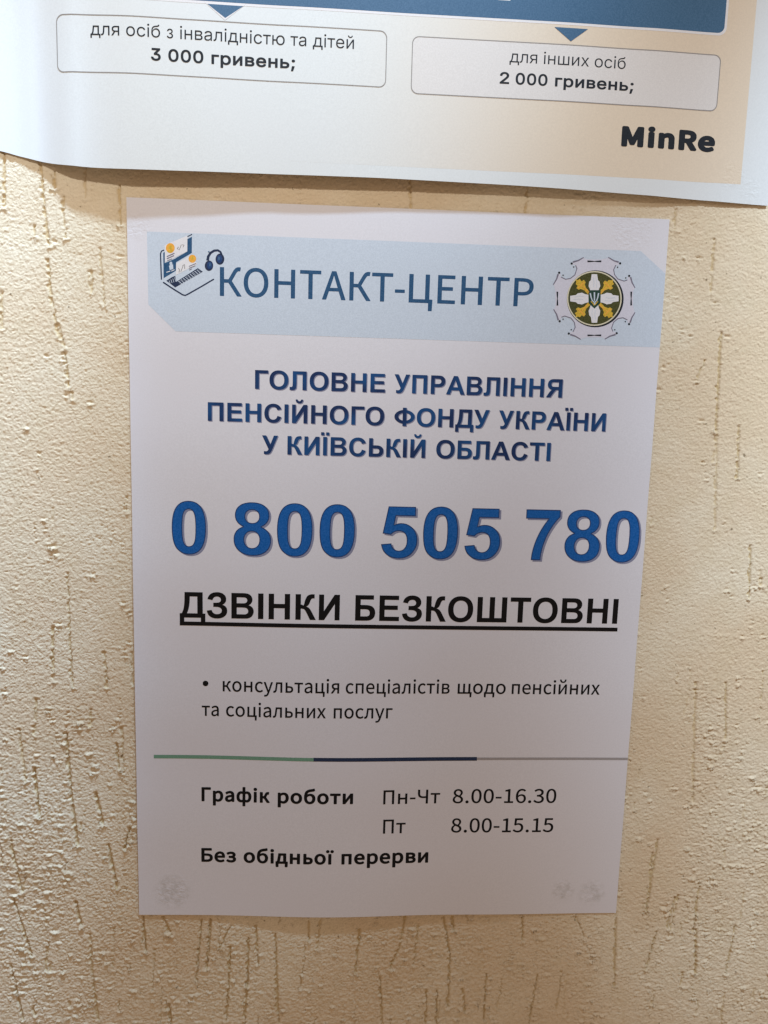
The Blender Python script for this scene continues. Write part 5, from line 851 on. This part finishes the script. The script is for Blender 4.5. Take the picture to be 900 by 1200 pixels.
esub('emblem_rim_shade', [ring(9, -4, 272, k=48), ring(0, 2, 260, k=48)], 2, M_BLACK2, True)
esub('emblem_rim', [ring(0, 0, 262, k=48), ring(0, 0, 250, k=48)], 3, M_CREAM, True)
esub('emblem_field', [ring(0, 0, 250, k=48)], 2, M_OLIVE)
gold = []; seam = []
for k in range(4):
    # each ray: a club along the diagonal, crossed near its end by a second one
    d = [(30, 52), (78, 96), (92, 132), (84, 150), (100, 172), (122, 160), (138, 178), (160, 172), (182, 182), (176, 156), (188, 140), (164, 122), (178, 100), (156, 84), (134, 92), (98, 78), (54, 30)]
    gold.append(rot(d, k))
    seam += [rot([(96, 150), (104, 160), (160, 104), (150, 96)], k), rot(stroke([(60, 52), (92, 84), (120, 116)], 9), k)]
esub('gold_rays', gold, 3, M_GOLD)
esub('ray_seams', seam[0::2], 4, M_ORANGE)
esub('ray_seams', seam[1::2], 5, M_ORANGE)
arm = [(-30, 32), (-44, 92), (-56, 118), (-50, 160), (-34, 176), (-26, 232), (26, 232), (34, 176), (50, 160), (56, 118), (44, 92), (30, 32)]
esub('white_cross', [rot(arm, k) for k in range(4)], 4, M_WHITE)
esub('cross_creases', [rot(stroke([(-8, 110), (-4, 150), (-10, 200)], 5), k) for k in range(4)] + [rot(stroke([(20, 100), (24, 150), (14, 190)], 4), k) for k in range(4)], 5, M_BAND)
esub('shield', [[(-58, 80), (60, 80), (58, -44), (0, -96), (-56, -44)]], 5, M_SHIELD)
tri = [stroke([(-40, 52), (-32, 12), (-20, -22), (0, -34)], 13, 9), stroke([(40, 52), (32, 12), (20, -22), (4, -33)], 13, 9), [(-7, 60), (7, 60), (6, -20), (-6, -20)], [(-10, -36), (12, -36), (3, -66)]]
esub('trident', tri, 6, M_BAND)
esub('trident_base', [stroke([(-34, -26), (-10, -52), (-2, -66)], 8), stroke([(34, -26), (14, -48), (6, -60)], 8)], 6, M_GOLD)

# ------------------------------------------------------------------ the sheet above
L2 = lift_poster
poster = thing('paper_poster', P(100, 8, 3), 'landscape sheet with blue band and beige background, cut off by the top of the photo', 'poster')
EDGE = [(-48.6, 15.6), (-46, 14.5), (-40, 13.2), (-33.5, 11.8), (-27, 10.3), (-21, 9.45), (-13, 8.75), (2, 8.45), (26, 8.8), (49, 9.15), (97, 9.6), (146, 9.2), (196, 8.0), (224, 7.3), (248.6, 6.5)]
def edge_y(x):
    for (a, p), (b, q) in zip(EDGE, EDGE[1:]):
        if x <= b: return p + (q - p) * (x - a) / (b - a)
    return EDGE[-1][1]
def edge_s(x): return sum(edge_y(min(248.6, max(-48.6, x + d))) for d in (-6, -4, -2, 0, 2, 4, 6)) / 7
def poster_xy(t, v):
    x = -48.6 + 297.2 * t
    y0 = edge_s(x)
    return x, y0 + (218.0 - y0) * v
sheet('paper', [i / 200 for i in range(201)], poster_xy, L2, PAPER2, poster, 120)

printed('beige_panel', fill([rect(62, 14.0, 236.8, 205)]), L2, -1, M_BEIGE, poster, step=2.5, label='printed panel fading from white to beige')
def on_poster(name, cs, level, mat, label=None, step=1.5):
    tris = []
    for c in cs: tris += fill([c] if isinstance(c[0][0], (int, float)) else c)
    return printed(name, tris, L2, level, mat, poster, step=step, label=label)
on_poster('band_halo', [rounded(-24.6, 67.2, 225.9, 96.2, 3)], 1, M_WHITE)
on_poster('blue_band', [rounded(-23.9, 68.1, 225.0, 95.4, 2.4)], 2, M_STEEL, 'wide steel blue band with rounded corners along the top of the view')
on_poster('arrow_halo', [[(30.2, 67.9), (45.4, 67.9), (37.8, 61.9)]], 2, M_WHITE)
on_poster('arrow', [[(31.4, 67.15), (44.4, 67.15), (37.9, 62.7)]], 3, M_STEEL)
on_poster('arrow', [[(159.4, 66.2), (172.2, 66.2), (165.9, 61.5)]], 3, M_STEEL)
for x0, y0, x1, y1, lab in ((-23.2, 41.7, 97.1, 61.6, 'thin rounded grey box round the 3 000 line'), (106.4, 40.1, 224.7, 60.4, 'thin rounded grey box round the 2 000 line')):
    bx_ = on_poster('text_box', [[rounded(x0, y0, x1, y1, 2.6), rounded(x0 + .32, y0 + .32, x1 - .32, y1 - .32, 2.35)]], 3, M_LINE, lab)
    if x0 > 0:
        f_ = on_poster('box_fill', [rounded(x0 + .1, y0 + .1, x1 - .1, y1 - .1, 2.4)], 1, M_BOX); f_.parent = bx_
def ptext(name, font, ws, y, h, mat=M_BLACK2, lvl=3): return printed(name, line(font, ws, y, h), L2, lvl, mat, poster, step=1.5)
ptext('amount_note', 'plain', [('для', -10.5, 0.0), ('осіб', 2.5, 14.6), ('з', 17.0, 19.2), ('інвалідністю', 21.7, 59.5), ('та', 61.6, 67.4), ('дітей', 69.8, 84.9)], 54.6, 4.35)
ptext('amount_text', 'plain_bold', [('3', 11.3, 14.8), ('000', 17.5, 30.1), ('гривень;', 33.0, 63.4)], 46.6, 4.3)
ptext('amount_note', 'plain', [('для', 143.1, 153.5), ('інших', 156.0, 173.3), ('осіб', 175.5, 187.5)], 53.05, 4.2)
ptext('amount_text', 'plain_bold', [('2', 139.7, 143.3), ('000', 145.7, 157.8), ('гривень;', 160.7, 191.1)], 45.3, 4.15)
ptext('department_name', 'humanist_black', [('MinRe', 187.7, 225.1)], 25.3, 7.4)
ptext('band_text', 'plain', [('ш', 137.8, 142.4)], 74.45, 4.6, M_WHITE, 3)
